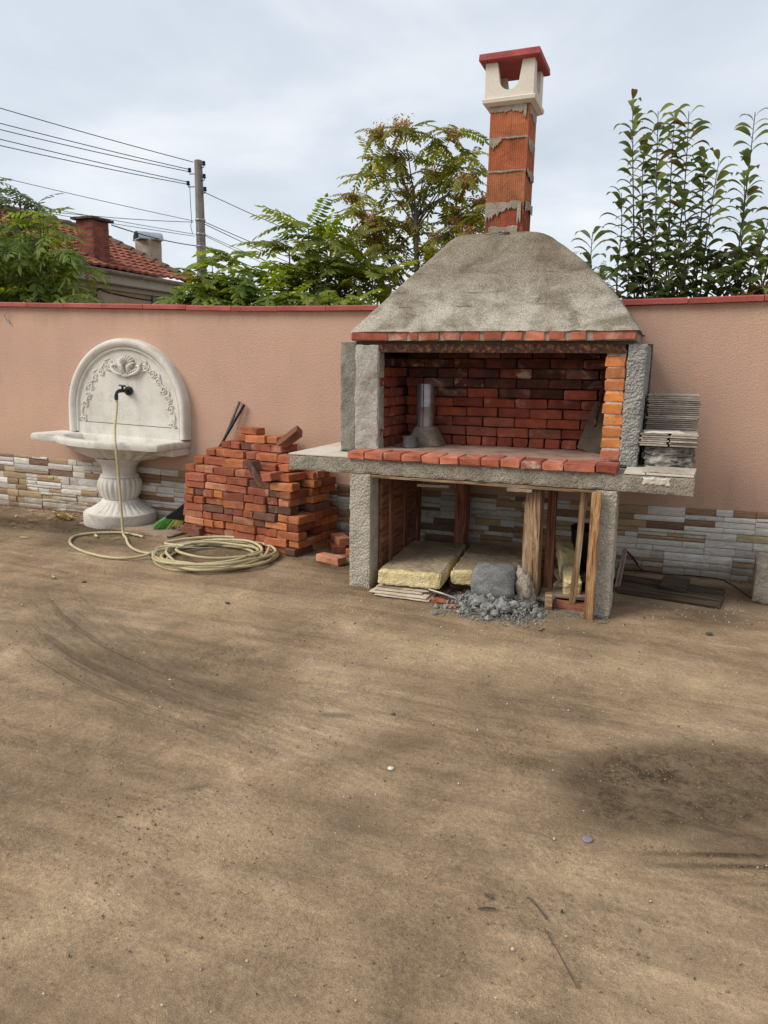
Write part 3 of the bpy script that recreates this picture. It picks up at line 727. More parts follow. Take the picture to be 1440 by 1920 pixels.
    smear(jag(-1.168, -1.140, 2.76, [.15, .12, .17]), 'f'); smear(jag(-1.15, -1.13, 3.40, [.09, .08]), 'f')
    smear(jag(-.64, -.39, 3.395, [.05, .09, .04, .06]), 's'); smear(jag(-.64, -.45, 3.19, [.05, .09, .08, .05]), 's')
    smear(jag(-.64, -.40, 2.985, [.05, .06, .03]), 's'); smear(jag(-.64, -.40, 2.77, [.06, .05, .07]), 's')
    for s in range(9):
        a = s*.8; put('mortar_lump', rock('mortar_lump', .035, s+40, 2, .4, 2, (1.3, 1, .45)), M_CONC, t, TR((-1.2625+.15*math.cos(a), -.512+.145*math.sin(a)-.01, 2.552)))
    # precast cap
    cx, cy = -1.255, -.505
    cap = put('chimney_cap', bpy.data.meshes.new('chimney_cap'), None, t); mb = MB()
    sq = lambda h, z: [(cx-h, cy-h, z), (cx+h, cy-h, z), (cx+h, cy+h, z), (cx-h, cy+h, z)]
    mb.loft([sq(.150, 3.400), sq(.182, 3.418), sq(.186, 3.440), sq(.178, 3.446), sq(.170, 3.447)])
    cap.data = mb.mesh('chimney_cap'); cap.data.materials.append(M_CAPW)
    hw, th = .170, .040; z0, z1 = 3.447, 3.674
    for s in range(4):
        def notch(z1=z1):
            p = [(-hw, z0), (hw, z0), (hw, z1)] if s % 2 == 0 else [(-hw+th, z0), (hw-th, z0), (hw-th, z1)]
            e = hw if s % 2 == 0 else hw-th
            w_, d_ = .088, .055
            p += [(w_, z1)]
            for i in range(13):
                a = math.pi*i/12; q = math.cos(a)
                p.append((w_*.80*q, z0+.045+.075*(1-math.sin(a))))
            p += [(-w_, z1), (-e, z1)]
            return p
        mb = MB(); M = Matrix.Translation((cx, cy, 0)) @ Matrix.Rotation(s*math.pi/2, 4, 'Z') @ Matrix.Translation((0, -hw, 0))
        mb.prism(notch(), th, M); o = put('cap_side', mb.mesh('cap_side', None, True), M_CAPW, cap)
    mb = MB(); mb.loft([sq(.200, 3.675), sq(.211, 3.684), sq(.208, 3.722), sq(.199, 3.728), sq(.03, 3.758)]); put('cap_roof', mb.mesh('cap_roof'), M_CAPR, cap)
barbecue()

# ------------------------------------------------------------------ things on and under the barbecue
def bbq_things():
    r = random.Random(5)
    t = thing('flue_pipe', 'galvanised stove pipe with flared brown hood standing on the hearth', 'stove pipe', (-1.82, -.62, HZ))
    mb = MB(); mb.lathe([(.070, 1.145), (.070, 1.30), (.071, 1.302), (.069, 1.31), (.069, 1.475), (.066, 1.475), (.066, 1.15)], 28, (-1.83, -.62), None, False); put('pipe', mb.mesh('pipe', 30), M_STEEL, t)
    mb = MB(); mb.box((-1.828, -.6925, 1.15), (-1.822, -.689, 1.473)); put('seam', mb.mesh('seam'), M_BLACK, t)
    mb = MB(); rg = lambda w, d, z, rr: [(-1.82+w*(abs(math.cos(a))**.6)*(1 if math.cos(a) > 0 else -1), -.62+d*(abs(math.sin(a))**.6)*(1 if math.sin(a) > 0 else -1), z) for a in [2*math.pi*i/32 for i in range(32)]]
    mb.loft([rg(.150, .12, HZ+.002, 0), rg(.152, .122, HZ+.012, 0), rg(.085, .08, 1.14, 0), rg(.071, .071, 1.15, 0)]); put('flared_hood', mb.mesh('flared_hood', 40), mineral('dirty_sheet_metal', (.10, .075, .055), (.19, .145, .11), (.28, .225, .175), 7, 50, .3, .004, .65, .3), t)
    mb = MB(); mb.lathe([(.058, HZ+.002), (.063, HZ+.006), (.063, HZ+.012), (.058, HZ+.016), (.058, HZ+.075), (.063, HZ+.080), (.063, HZ+.087), (.055, HZ+.087), (.055, HZ+.06), (0.001, HZ+.06)], 28, (-1.865, -.86), None, False)
    tag(put('tin_can', mb.mesh('tin_can', 30), M_TIN), 'low grey metal tin sitting beside the flared stove pipe', 'tin')
    mb = MB(); M = TR((-.56, -.60, HZ+.006), (R(-12), R(14), R(-18))); mb.box((-.11, -.004, 0), (.11, .004, .36), M)
    tag(put('metal_plate', mb.mesh('metal_plate'), mineral('sooty_plate', (.04, .028, .020), (.085, .06, .042), (.15, .105, .07), 6, 40, .4, .004, .7, .3)), 'sooty brown metal plate leaning in the right corner of the firebox', 'plate')
    mb = MB(); mb.tube([(-.535, -.72, 1.20), (-.50, -.70, 1.42), (-.465, -.69, 1.66)], .014, 7); 
    tag(put('poker_bar', mb.mesh('poker_bar', 40), M_RUST), 'dark sooty bar leaning up the right side of the firebox', 'bar')
    # stacks of leftover tiles on the right end of the slab
    def stack(name, label, x0, x1, y0, y1, z0, n, th, gap=.0015, skew=.006, split=None):
        t = thing(name, label, 'tiles', ((x0+x1)/2, (y0+y1)/2, z0), 'leftover tiles stacked on the slab')
        for i in range(n):
            for (a, b) in ([(x0, x1)] if not split else [(x0, split-.004), (split+.004, x1)]):
                mb = MB(); z = z0+i*(th+gap)
                mb.box((-(b-a)/2, -(y1-y0)/2, 0), ((b-a)/2, (y1-y0)/2, th))
                put('tile', mb.mesh('tile'), M_TILEB, t, TR(((a+b)/2+r.uniform(-skew, skew), (y0+y1)/2+r.uniform(-skew, skew), z), (0, 0, r.uniform(-.02, .02))))
        return t
    stack('tile_stack', 'tall neat stack of thin tiles at the back right of the slab', -.185, .145, -.72, -.40, .972, 34, .0098, .0040)
    stack('tile_stack', 'two short rows of tiles projecting from the front of the tall tile stack', -.205, .135, -1.06, -.73, 1.118, 6, .0098, .004, .008, -.03)
    stack('tile_stack', 'low recessed tile stack holding up the two projecting rows', -.165, .10, -.99, -.735, .972, 11, .0098, .0032)
    put('tile_scrap', rough_box('tile_scrap', (.26, .2, .012), .03, .004, 14, 2, 3, .02), M_TILEW, None, TR((-.07, -.93, 1.194), (0, 0, .12)))
    tag(bpy.data.objects['tile_scrap'], 'broken pale tile piece lying on top of the projecting tile rows', 'tile')
    o = put('loose_tile', rough_box('loose_tile', (.31, .25, .013), .03, .0015, 14, 4, 3, .006), M_TILEB, None, TR((-.01, -1.18, .9725), (R(1), 0, -.06))); tag(o, 'single ribbed loose tile lying at the right front edge of the slab', 'tile')
    # crumpled wrapping in front of the low stack
    mb = MB(); n = 22; v = []
    for i in range(n+1):
        for j in range(n+1):
            u, w = i/n, j/n; p = Vector((u*5, w*5, 3)); dd = fbm(p, .9, 4)*.03
            v.append((-.175+.295*u+dd*.4, -1.0-.028*math.sin(u*3)+dd-.02*(1-w), .973+.135*w+dd*.5*w))
    mb.add(v, [(i*(n+1)+j, (i+1)*(n+1)+j, (i+1)*(n+1)+j+1, i*(n+1)+j+1) for i in range(n) for j in range(n)])
    k = NT('torn_wrap', .5, .4); a = k.noise(k.pos(), 9, 6, .65, .8)
    M_WRAP = k.done(k.ramp(a, [(.36, (.035, .03, .025)), (.5, (.17, .155, .13)), (.66, (.36, .335, .29))]), k.bump(a, .6, .01))
    o = put('torn_wrapping', mb.mesh('torn_wrapping', 60), M_WRAP); sm = o.modifiers.new('solid', 'SOLIDIFY'); sm.thickness = .002
    tag(o, 'crumpled dirty wrapping hanging over the low tile stack', 'wrapping')
    # formwork and props below the slab
    t = thing('formwork_panel', 'brown wooden formwork panel inside the left leg of the fireplace', 'formwork', (-1.98, -.75, 0))
    for i, (a, b) in enumerate(((.10, .30), (.305, .56), (.565, .80))):
        me = rough_box('plank', (.88, .024, b-a), .03, .002, 9, 30+i, 3, .002, None, (.3, 2, 2)); put('plank', me, M_WOODD, t, TR((-1.975, -.74, a), (0, 0, R(90))))
    for y, w in ((-1.02, .07), (-.70, .06), (-.37, .09)):
        put('batten', rough_box('batten', (.80, .018, w), .03, .002, 9, int(-y*100), 3, .003, None, (.3, 2, 2)), M_WOODD, t, TR((-1.953, y+w/2, .425), (R(90), R(90), 0)) @ Matrix.Translation((0, 0, 0)))
    put('shuttering_board', rough_box('shuttering_board', (1.555, .14, .022), .03, .003, 9, 3, 3, .004, None, (.3, 2, 2)), M_WOODR, None, TR((-1.219, -1.262, .822)))
    tag(bpy.data.objects['shuttering_board'], 'long thin reddish shuttering board under the front edge of the slab', 'board')
    def post(name, label, x, y, w, d, h, mat, seed, lean=(0, 0), amp=.004, taper=0.0):
        me = rough_box(name, (h, w, d), .018, amp, 10, seed, 4, .006, 50, (.18, 2.2, 2.2), (lambda c: Vector((c.x, c.y*(1-taper*(c.x/h+.5))+.012*math.sin(c.x*4+seed), c.z))))
        o = put(name, me, mat, None, TR((x, y, h/2), (0, 0, 0)) @ Euler((0, lean[0], 0)).to_matrix().to_4x4() @ Euler((lean[1], 0, 0)).to_matrix().to_4x4() @ TR((0, 0, 0), (0, R(-90), 0)) @ Matrix.Rotation(R(0), 4, 'X') @ Matrix.Translation((0, 0, -d/2)))
        tag(o, label, 'post', 'timber props under the slab'); return o
    post('timber_post', 'thick cracked weathered post standing in the middle under the slab', -.845, -1.19, .145, .11, .82, M_WOODR, 3, (0, 0), .008)
    post('timber_post', 'orange brown knotty post in front of the right concrete leg', -.425, -1.385, .085, .06, .842, wood('orange_timber', (.13, .055, .022), (.36, .19, .085), (.50, .31, .16)), 5, (0, 0), .004, .45)
    post('timber_post', 'dark square post at the back under the slab near the tiles', -1.60, -.28, .13, .10, .842, M_WOODD, 7)
    post('timber_post', 'dark squared post just behind the cracked middle post', -.745, -1.05, .06, .06, .82, M_WOODD, 10)
    o = put('thin_batten', rough_box('thin_batten', (.78, .022, .045), .03, .003, 10, 9, 3, .003, None, (.3, 2, 2)), M_WOODR, None, TR((-.510, -1.24, .435), (0, R(-90+2.6), 0))); tag(o, 'thin reddish batten leaning upright beside the orange post', 'batten')
    o = put('support_block', rough_box('support_block', (.17, .10, .026), .02, .003, 14, 5, 3, .006), M_WOODW, None, TR((-.93, -1.29, .795), (0, 0, .06))); tag(o, 'short grey board end on top of the cracked middle post', 'board')
    o = put('hanging_board', rough_box('hanging_board', (.24, .20, .022), .03, .003, 14, 6, 3, .004), M_WOODW, None, TR((-1.62, -.98, .728), (R(-8), 0, .1))); tag(o, 'short pale board hanging under the slab above the foam slabs', 'board')
    # foam slabs, tile sheets
    def foam(label, dims, M, seed):
        me = rough_box('foam_slab', dims, .014, .006, 22, seed, 4, .018)
        me.materials.append(M_FOAM); me.materials.append(M_FOAMTOP)
        zt = dims[2]*.86
        for p in me.polygons:
            if p.normal.z > .7 and p.center.y > -dims[1]/2+.05+.03*noise.noise(Vector((p.center.x*9, p.center.y*9, seed))): p.material_index = 1
        o = put('foam_slab', me, None, None, M); tag(o, label, 'foam', 'yellow foam slabs under the fireplace'); return o
    foam('yellow crumbly foam slab lying on tile sheets at the left under the fireplace', (.46, 1.0, .105), TR((-1.715, -.90, .068), (0, 0, R(5))), 3)
    foam('second yellow foam slab behind the round grey cement lump', (.54, .86, .105), TR((-1.185, -.76, .068), (0, 0, R(5))), 6)
    for i, (y, x) in enumerate(((-.55, -1.45), (-1.02, -1.22))):
        o = put('wooden_sleeper', rough_box('wooden_sleeper', (1.05 if i == 0 else .5, .09, .066), .04, .004, 9, 50+i, 3, .006), M_WOODD, None, TR((x, y, 0), (0, 0, R(3)))); tag(o, ['dark wooden sleeper lying under the back of both foam slabs', 'short dark wooden sleeper under the front of the second foam slab'][i], 'sleeper')
    t = thing('tile_sheets', 'few pale flat tile pieces stacked under the front of the foam slab', 'tiles', (-1.72, -1.38, 0))
    for i, (x, y, w, d, a) in enumerate(((-1.70, -1.36, .42, .26, .0), (-1.73, -1.35, .44, .25, -.03), (-1.745, -1.32, .36, .24, .04), (-1.72, -1.30, .40, .2, 0), (-1.72, -1.25, .3, .2, .1))):
        put('tile', rough_box('tile', (w, d, .011), .03, .0015, 9, i, 3, .012), mineral('buff_tile', (.38, .30, .22), (.50, .41, .31), (.58, .49, .39), 5, 50, .3, .004, .8, .3) if i == 0 else bpy.data.materials['buff_tile'], t, TR((x, y, .003+i*.0128), (0, 0, a+.02)))
    mb = MB(); mb.prism([(-.02, 0), (.16, -.03), (.10, .05), (.0, .09)], .008, TR((-1.47, -1.40, .05), (R(62), 0, R(-20)))); tag(put('tile_shard', mb.mesh('tile_shard'), M_TILEW), 'white triangular tile shard beside the tile pieces and rubble', 'tile shard')
    # cement lump, stone, rubble
    me = rock('cement_lump', .19, 5, 4, .10, 1.3, (1.0, .80, .80))
    for v in me.vertices:
        if v.co.z < -.10: v.co.z = -.10-(v.co.z+.10)*-.15
        v.co.x = max(-.172, min(.172, v.co.x*1.06))
        q_ = v.co/.19; m_ = max(abs(q_.x), abs(q_.y)*1.2, abs(q_.z)*1.15, 1e-6)/max(q_.length, 1e-6); v.co *= .74+.34*(1-m_)*1.6+.08
        p = v.co.copy(); n = p.normalized(); v.co += n*(fbm(p+Vector((0, 0, 3)), 22, 3)*.006+fbm(Vector((p.x*8, p.y*8, p.z*50)), 1, 2)*.003)
    me.shade_smooth(); o = put('cement_lump', me, M_STONE, None, TR((-1.075, -1.30, .155))); tag(o, 'big rounded grey lump of set cement on the rubble heap', 'cement lump')
    me = rock('stone_chunk', .14, 9, 4, .3, 1.5, (.42, .45, 1.0)); o = put('stone_chunk', me, mineral('pitted_stone', (.22, .18, .14), (.34, .285, .225), (.44, .385, .31), 7, 60, 1.0, .012, .95, .5), None, TR((-.862, -1.30, .125), (0, R(-14), .2))); tag(o, 'tall pitted beige stone leaning against the foot of the cracked post', 'stone')
    # rubble heap: loose stones joined, far too many to count
    mb = MB(); rr = random.Random(8)
    def peb(c, s):
        a = [Vector((rr.uniform(-1, 1), rr.uniform(-1, 1), rr.uniform(-1, 1))).normalized()*s*rr.uniform(.75, 1.15) for _ in range(0)]
        q = Euler((rr.uniform(0, 6), rr.uniform(0, 6), rr.uniform(0, 6))).to_matrix()
        v = [q @ Vector(p)*s*rr.uniform(.7, 1.2) for p in ((1, 0, 0), (-1, 0, 0), (0, 1, 0), (0, -1, 0), (0, 0, .8), (0, 0, -.8))]
        mb.add([Vector(c)+x for x in v], [(0, 2, 4), (2, 1, 4), (1, 3, 4), (3, 0, 4), (2, 0, 5), (1, 2, 5), (3, 1, 5), (0, 3, 5)])
    def heap(x, y):
        d = math.hypot((x+1.04)/.34, (y+1.36)/.30); return max(0, 1-d)*.10
    n = 0
    while n < 6500:
        x, y = rr.gauss(-1.05, .17), rr.gauss(-1.37, .14)
        hz = heap(x, y)
        if not (-1.50 < x < -.68 and -1.74 < y < -1.0): continue
        s = rr.choice([.003, .004, .004, .005, .006, .007, .009, .012]) if rr.random() < .985 else .03
        peb((x, y, hz*rr.uniform(.2, 1)+s*.4), s); n += 1
    for _ in range(500):
        x, y = rr.uniform(-.8, -.30), rr.gauss(-1.36, .05); s = rr.uniform(.002, .007); peb((x, y, s*.3), s)
    tag(put('rubble', mb.mesh('rubble'), M_GRAV), 'grey crumbled cement rubble spilled in front of the round lump', 'rubble', None, 'stuff')
    for i, (x, y, s) in enumerate(((-1.06, -1.55, .042), (-1.12, -1.50, .048), (-.96, -1.53, .050), (-1.17, -1.44, .035), (-.90, -1.46, .036), (-1.0, -1.60, .03), (-.84, -1.42, .034))):
        o = put('cement_clod', rock('cement_clod', s, 60+i, 3, .25, 1.8, (1.2, .9, .75)), M_GRAV, None, TR((x, y, heap(x, y)*.8+s*.45), (0, 0, i))); tag(o, ['large grey clod at the front left of the rubble heap', 'biggest rounded clod in the middle of the rubble heap', 'flat wide clod at the front right of the rubble heap', 'clod at the left foot of the big cement lump', 'clod at the right foot of the big cement lump', 'foremost small clod at the tip of the rubble heap', 'small clod next to the tall beige stone'][i], 'clod', 'clods on the rubble heap')
    for i, (x, y, s) in enumerate(((-1.43, -1.45, .05), (-1.31, -1.52, .03), (-1.25, -1.60, .024), (-1.38, -1.40, .035))):
        o = put('brick_fragment', rock('brick_fragment', s, 80+i, 2, .35, 1.6, (1.3, .8, .45)), M_BRICK, None, TR((x, y, s*.3), (0, 0, i*1.3))); tag(o, ['largest red brick fragment left of the rubble by the white shard', 'red brick fragment at the front left edge of the rubble', 'small red brick fragment nearest the camera by the rubble', 'red brick fragment behind the other fragments near the tile pieces'][i], 'brick fragment', 'brick fragments by the rubble')
    # right-hand compartment
    me = rough_box('foam_strip', (.115, .62, .13), .012, .006, 22, 8, 4, .012); me.materials.append(M_FOAM); o = put('foam_strip', me, None, None, TR((-.64, -.85, .13), (R(15), 0, R(14)))); tag(o, 'yellow foam strip propped up inside the right compartment', 'foam')
    for i, (x, y, a, l, w) in enumerate(((-.70, -1.00, 82, .5, .11), (-.61, -1.12, 3, .34, .13), (-.66, -.80, 110, .45, .12), (-.56, -.9, 65, .4, .1))):
        o = put('scrap_board', rough_box('scrap_board', (l, w, .022), .03, .002, 9, 70+i, 3, .004, None, (.3, 2, 2)), M_WOODW, None, TR((x, y, .035+.024*i), (R(2), 0, R(a)))); tag(o, ['long grey scrap board lying deep in the right compartment', 'grey scrap board across the front of the right compartment', 'grey scrap board under the propped foam strip', 'topmost grey scrap board beside the black bucket'][i], 'board')
    o = put('wood_block', rough_box('wood_block', (.05, .09, .10), .02, .002, 14, 3, 3, .004), M_WOODR, None, TR((-.705, -1.27, 0), (0, 0, .15))); tag(o, 'small upright wood block on the ground before the right compartment', 'wood block')
    o = put('floor_rail', rough_box('floor_rail', (.30, .05, .05), .02, .002, 14, 4, 3, .004), M_WOODD, None, TR((-.575, -1.22, 0), (0, 0, -.03))); tag(o, 'dark low rail on the ground between wood block and orange post', 'rail')
    mb = MB(); mb.lathe([(.085, .0), (.115, .30), (.122, .30), (.122, .325), (.110, .325), (.080, .02), (.001, .02)], 28, (0, 0), None, False); o = put('black_bucket', mb.mesh('black_bucket', 30), M_BLACK, None, TR((-.575, -.55, .115), (R(6), R(5), 0))); tag(o, 'black plastic bucket at the back of the right compartment', 'bucket')
    o = put('bucket_stand', rough_box('bucket_stand', (.3, .3, .112), .05, .003, 9, 3), M_WOODD, None, TR((-.575, -.53, 0))); tag(o, 'dark box under the black bucket at the back', 'box')
    # ground to the right
    def plk(label, p0, p1, w, z, mat, seed):
        p0, p1 = Vector(p0), Vector(p1); d = p1-p0; a = math.atan2(d.y, d.x); c = (p0+p1)/2
        o = put('plank', rough_box('plank', (d.length, w, .036), .022, .003, 8, seed, 4, .006, None, (.25, 3, 3)), mat, None, TR((c.x, c.y, z), (0, 0, a))); tag(o, label, 'plank', 'dark planks lying by the wall'); o.name = 'loose_plank'
    plk('dark wet plank on the ground, the one nearer the camera', (-.30, -.615), (.405, -.735), .20, .004, M_WOODG, 3)
    plk('dark wet plank on the ground close behind the front plank', (-.33, -.40), (.425, -.515), .19, .004, M_WOODG, 4)
    o = put('wood_offcut', rough_box('wood_offcut', (.19, .30, .035), .02, .002, 9, 8, 3, .005, None, (2, .3, 2)), M_WOODG, None, TR((.09, -.50, .042), (0, 0, R(-7)))); tag(o, 'square dark wood offcut lying across the two planks', 'offcut')
    o = put('concrete_block', rough_box('concrete_block', (.46, .34, .285), .02, .006, 12, 22, 4, .014), M_CONC, None, TR((.845, -.43, 0), (0, 0, R(-4)))); tag(o, 'weathered concrete block by the wall at the right edge', 'concrete block')
    mb = MB(); mb.tube([(-.30, -.03, .175), (-.24, -.035, .12), (-.145, -.06, .008)], .008, 6); tag(put('rusty_rod', mb.mesh('rusty_rod'), M_RUST), 'short rusty rod leaning on the stone strips beside the right leg', 'rod')
    mb = MB(); mb.tube(catmull([(-.29, -.06, .006), (-.1, -.045, .012), (.03, -.05, .006), (.25, -.035, .012), (.42, -.03, .006), (.47, -.10, .006), (.52, -.2, .006), (.56, -.33, .006), (.60, -.46, .006)], 6), .004, 5); tag(put('black_cable', mb.mesh('black_cable', 60), M_BLACK), 'thin black cable running along the foot of the wall', 'cable')
    o = put('short_stake', rough_box('short_stake', (.34, .03, .035), .03, .002, 9, 8, 3, .003), M_WOODW, None, TR((-.285, -.60, .13), (0, R(-62), R(78)))); tag(o, 'short grey stake leaning on the right leg behind the planks', 'stake')
bbq_things()

# ------------------------------------------------------------------ loose bricks stacked beside the barbecue
ORD = ['lowest', 'second', 'third', 'fourth', 'fifth', 'sixth', 'seventh', 'eighth', 'ninth', 'tenth', 'eleventh', 'twelfth', 'thirteenth', 'fourteenth', 'fifteenth', 'sixteenth']
POS = ['first', 'second', 'third', 'fourth', 'fifth', 'sixth', 'seventh', 'eighth', 'ninth', 'tenth', 'eleventh', 'twelfth', 'thirteenth', 'fourteenth']
def brick_pile():
    r = random.Random(21)
    A = Vector((-4.235, -.515, 0)); B = Vector((-2.905, -.750, 0)); u = (B-A).normalized(); L = (B-A).length; nrm = Vector((-u.y, u.x, 0)); ang = math.atan2(u.y, u.x)
    H, CH = .064, .0695; G = 'loose bricks stacked in the pile'
    def lay(s, d, z, along, lng, k, label, jit=.010, yaw=.03):
        """s along the front, d inwards; along: stretcher (True) or header (False)"""
        c = A+u*s+nrm*d; a = ang+(0 if along else math.pi/2)+r.uniform(-yaw, yaw)
        me = brick(lng, .115, H, M_BRICK, k % 5)
        o = put('brick', me, None, None, TR((c.x, c.y+r.uniform(-.002, .002), z), (0, 0, a))); tag(o, label, 'brick', G); return o
    def front(k, s0, s1, off):
        s = s0; i = 0; z = .003+k*CH
        while s < s1-.06:
            st = r.random() < (.62 if k % 3 else .35); w = .242 if st else .115
            if s+w > s1+.05: st = False; w = .115
            if s+w > s1+.05: break
            j = r.uniform(-.014, .016) if k < 9 else r.uniform(-.02, .03); dd = off+j
            lab = f'{POS[min(i, 13)]} brick from the left in the {ORD[k]} front course of the brick pile'
            if st: lay(s+w/2, dd+.0575, z, True, .242, r.randrange(5), lab)
            else: lay(s+w/2, dd+.12, z, False, .242, r.randrange(5), lab)
            s += w+r.uniform(.004, .012); i += 1
        return s
    def side(k, s1, d0, d1):
        d = d0; i = 0; z = .003+k*CH
        while d < d1-.08:
            st = r.random() < .4; w = .242 if st else .115
            if d+w > d1+.06: st = False; w = .115
            lab = f'{POS[i]} brick behind the corner in the {ORD[k]} course on the pile side facing the fireplace'
            if st: lay(s1-.0575+r.uniform(-.012, .008), d+w/2, z, False, .242, r.randrange(5), lab)
            else: lay(s1-.121+r.uniform(-.012, .008), d+w/2, z, True, .242, r.randrange(5), lab)
            d += w+r.uniform(.004, .01); i += 1
    def inner(k, s0, s1, d, nm):
        s = s0; i = 0; z = .003+k*CH
        while s < s1-.2:
            lay(s+.121, d, z, True, .242, r.randrange(5), f'{POS[i]} brick from the left in the {nm} row of the {ORD[k]} pile course'); s += .25+r.uniform(0, .01); i += 1
    for k in range(9):
        s0 = -.01+r.uniform(-.02, .02)+.006*k; s1 = L+r.uniform(-.015, .01)-.004*k
        if k == 0: s0 = .22
        front(k, s0, s1, .0)
        side(k, s1, .262, .62-.006*k)
        if k in (6, 7, 8): inner(k, .12, s1-.28, .33, 'middle'); inner(k, .1, s1-.28, .46, 'back')
    # ragged top: courses set back towards the wall, lower at both ends
    top = {9: (.0, 1.30, .03), 10: (.05, 1.22, .10), 11: (.10, 1.18, .19), 12: (.22, 1.02, .27), 13: (.36, .86, .35)}
    for k, (s0, s1, off) in top.items():
        front(k, s0, s1, off)
        if k < 12: inner(k, s0+.05, s1-.02, off+.36, 'back')
        if k == 9: side(k, s1, .30, .62)
    z = .003+14*CH
    def one(label, s, d, z, rot, me=None, mat=M_BRICK):
        c = A+u*s+nrm*d; o = put('brick', me or brick(.242, .115, H, mat, r.randrange(5)), None, None, TR((c.x, c.y, z), (rot[0], rot[1], ang+rot[2]))); tag(o, label, 'brick', G); return o
    dark = brick_mat('scorched_brick', [(0, (.19, .075, .045)), (.5, (.22, .09, .05))], .15, .2)
    one('old rough brick tilted up on its end at the top right of the pile', .985, .40, .93, (R(20), R(-38), R(25)), brick(.25, .13, .075, dark, 1), dark)
    one('weathered brick lying highest on the left of the pile top', .50, .42, z-.002, (0, 0, R(-6)))
    one('brick half tipped over on the step at the pile front', .86, .06, .655, (R(8), R(58), R(10)))
    one('chipped brick lying askew below the half tipped brick', 1.03, .05, .632, (R(6), R(-8), R(-24)))
    one('broken dark brick stub standing proud at the low left foot', .19, -.02, .045, (0, 0, R(12)), brick(.13, .115, .075, dark, 2), dark)
    one('dark brick bat half sunk at the lower left corner', .03, .05, .04, (0, 0, R(-10)), brick(.15, .115, .066, dark, 3), dark)
    # a few bricks fallen between the pile and the barbecue
    def fallen(label, x, y, z, a):
        o = put('brick', brick(.242, .115, H, M_BRICK, r.randrange(5)), None, None, TR((x, y, z), (0, 0, R(a)))); tag(o, label, 'brick', 'bricks fallen beside the pile')
    fallen('single brick lying on the ground in front beside the left leg', -2.565, -.80, .003, -16)
    fallen('brick lying close to the left leg behind the single front brick', -2.42, -.55, .003, -32)
    fallen('lower of two stacked fallen bricks beside the pile corner', -2.70, -.40, .003, -55)
    fallen('upper of two stacked fallen bricks beside the pile corner', -2.68, -.36, .069, -48)
    fallen('fallen brick at the back next to the wall', -2.52, -.18, .003, 10)
    fallen('fallen brick lying on the one next to the wall', -2.50, -.20, .069, -22)
brick_pile()

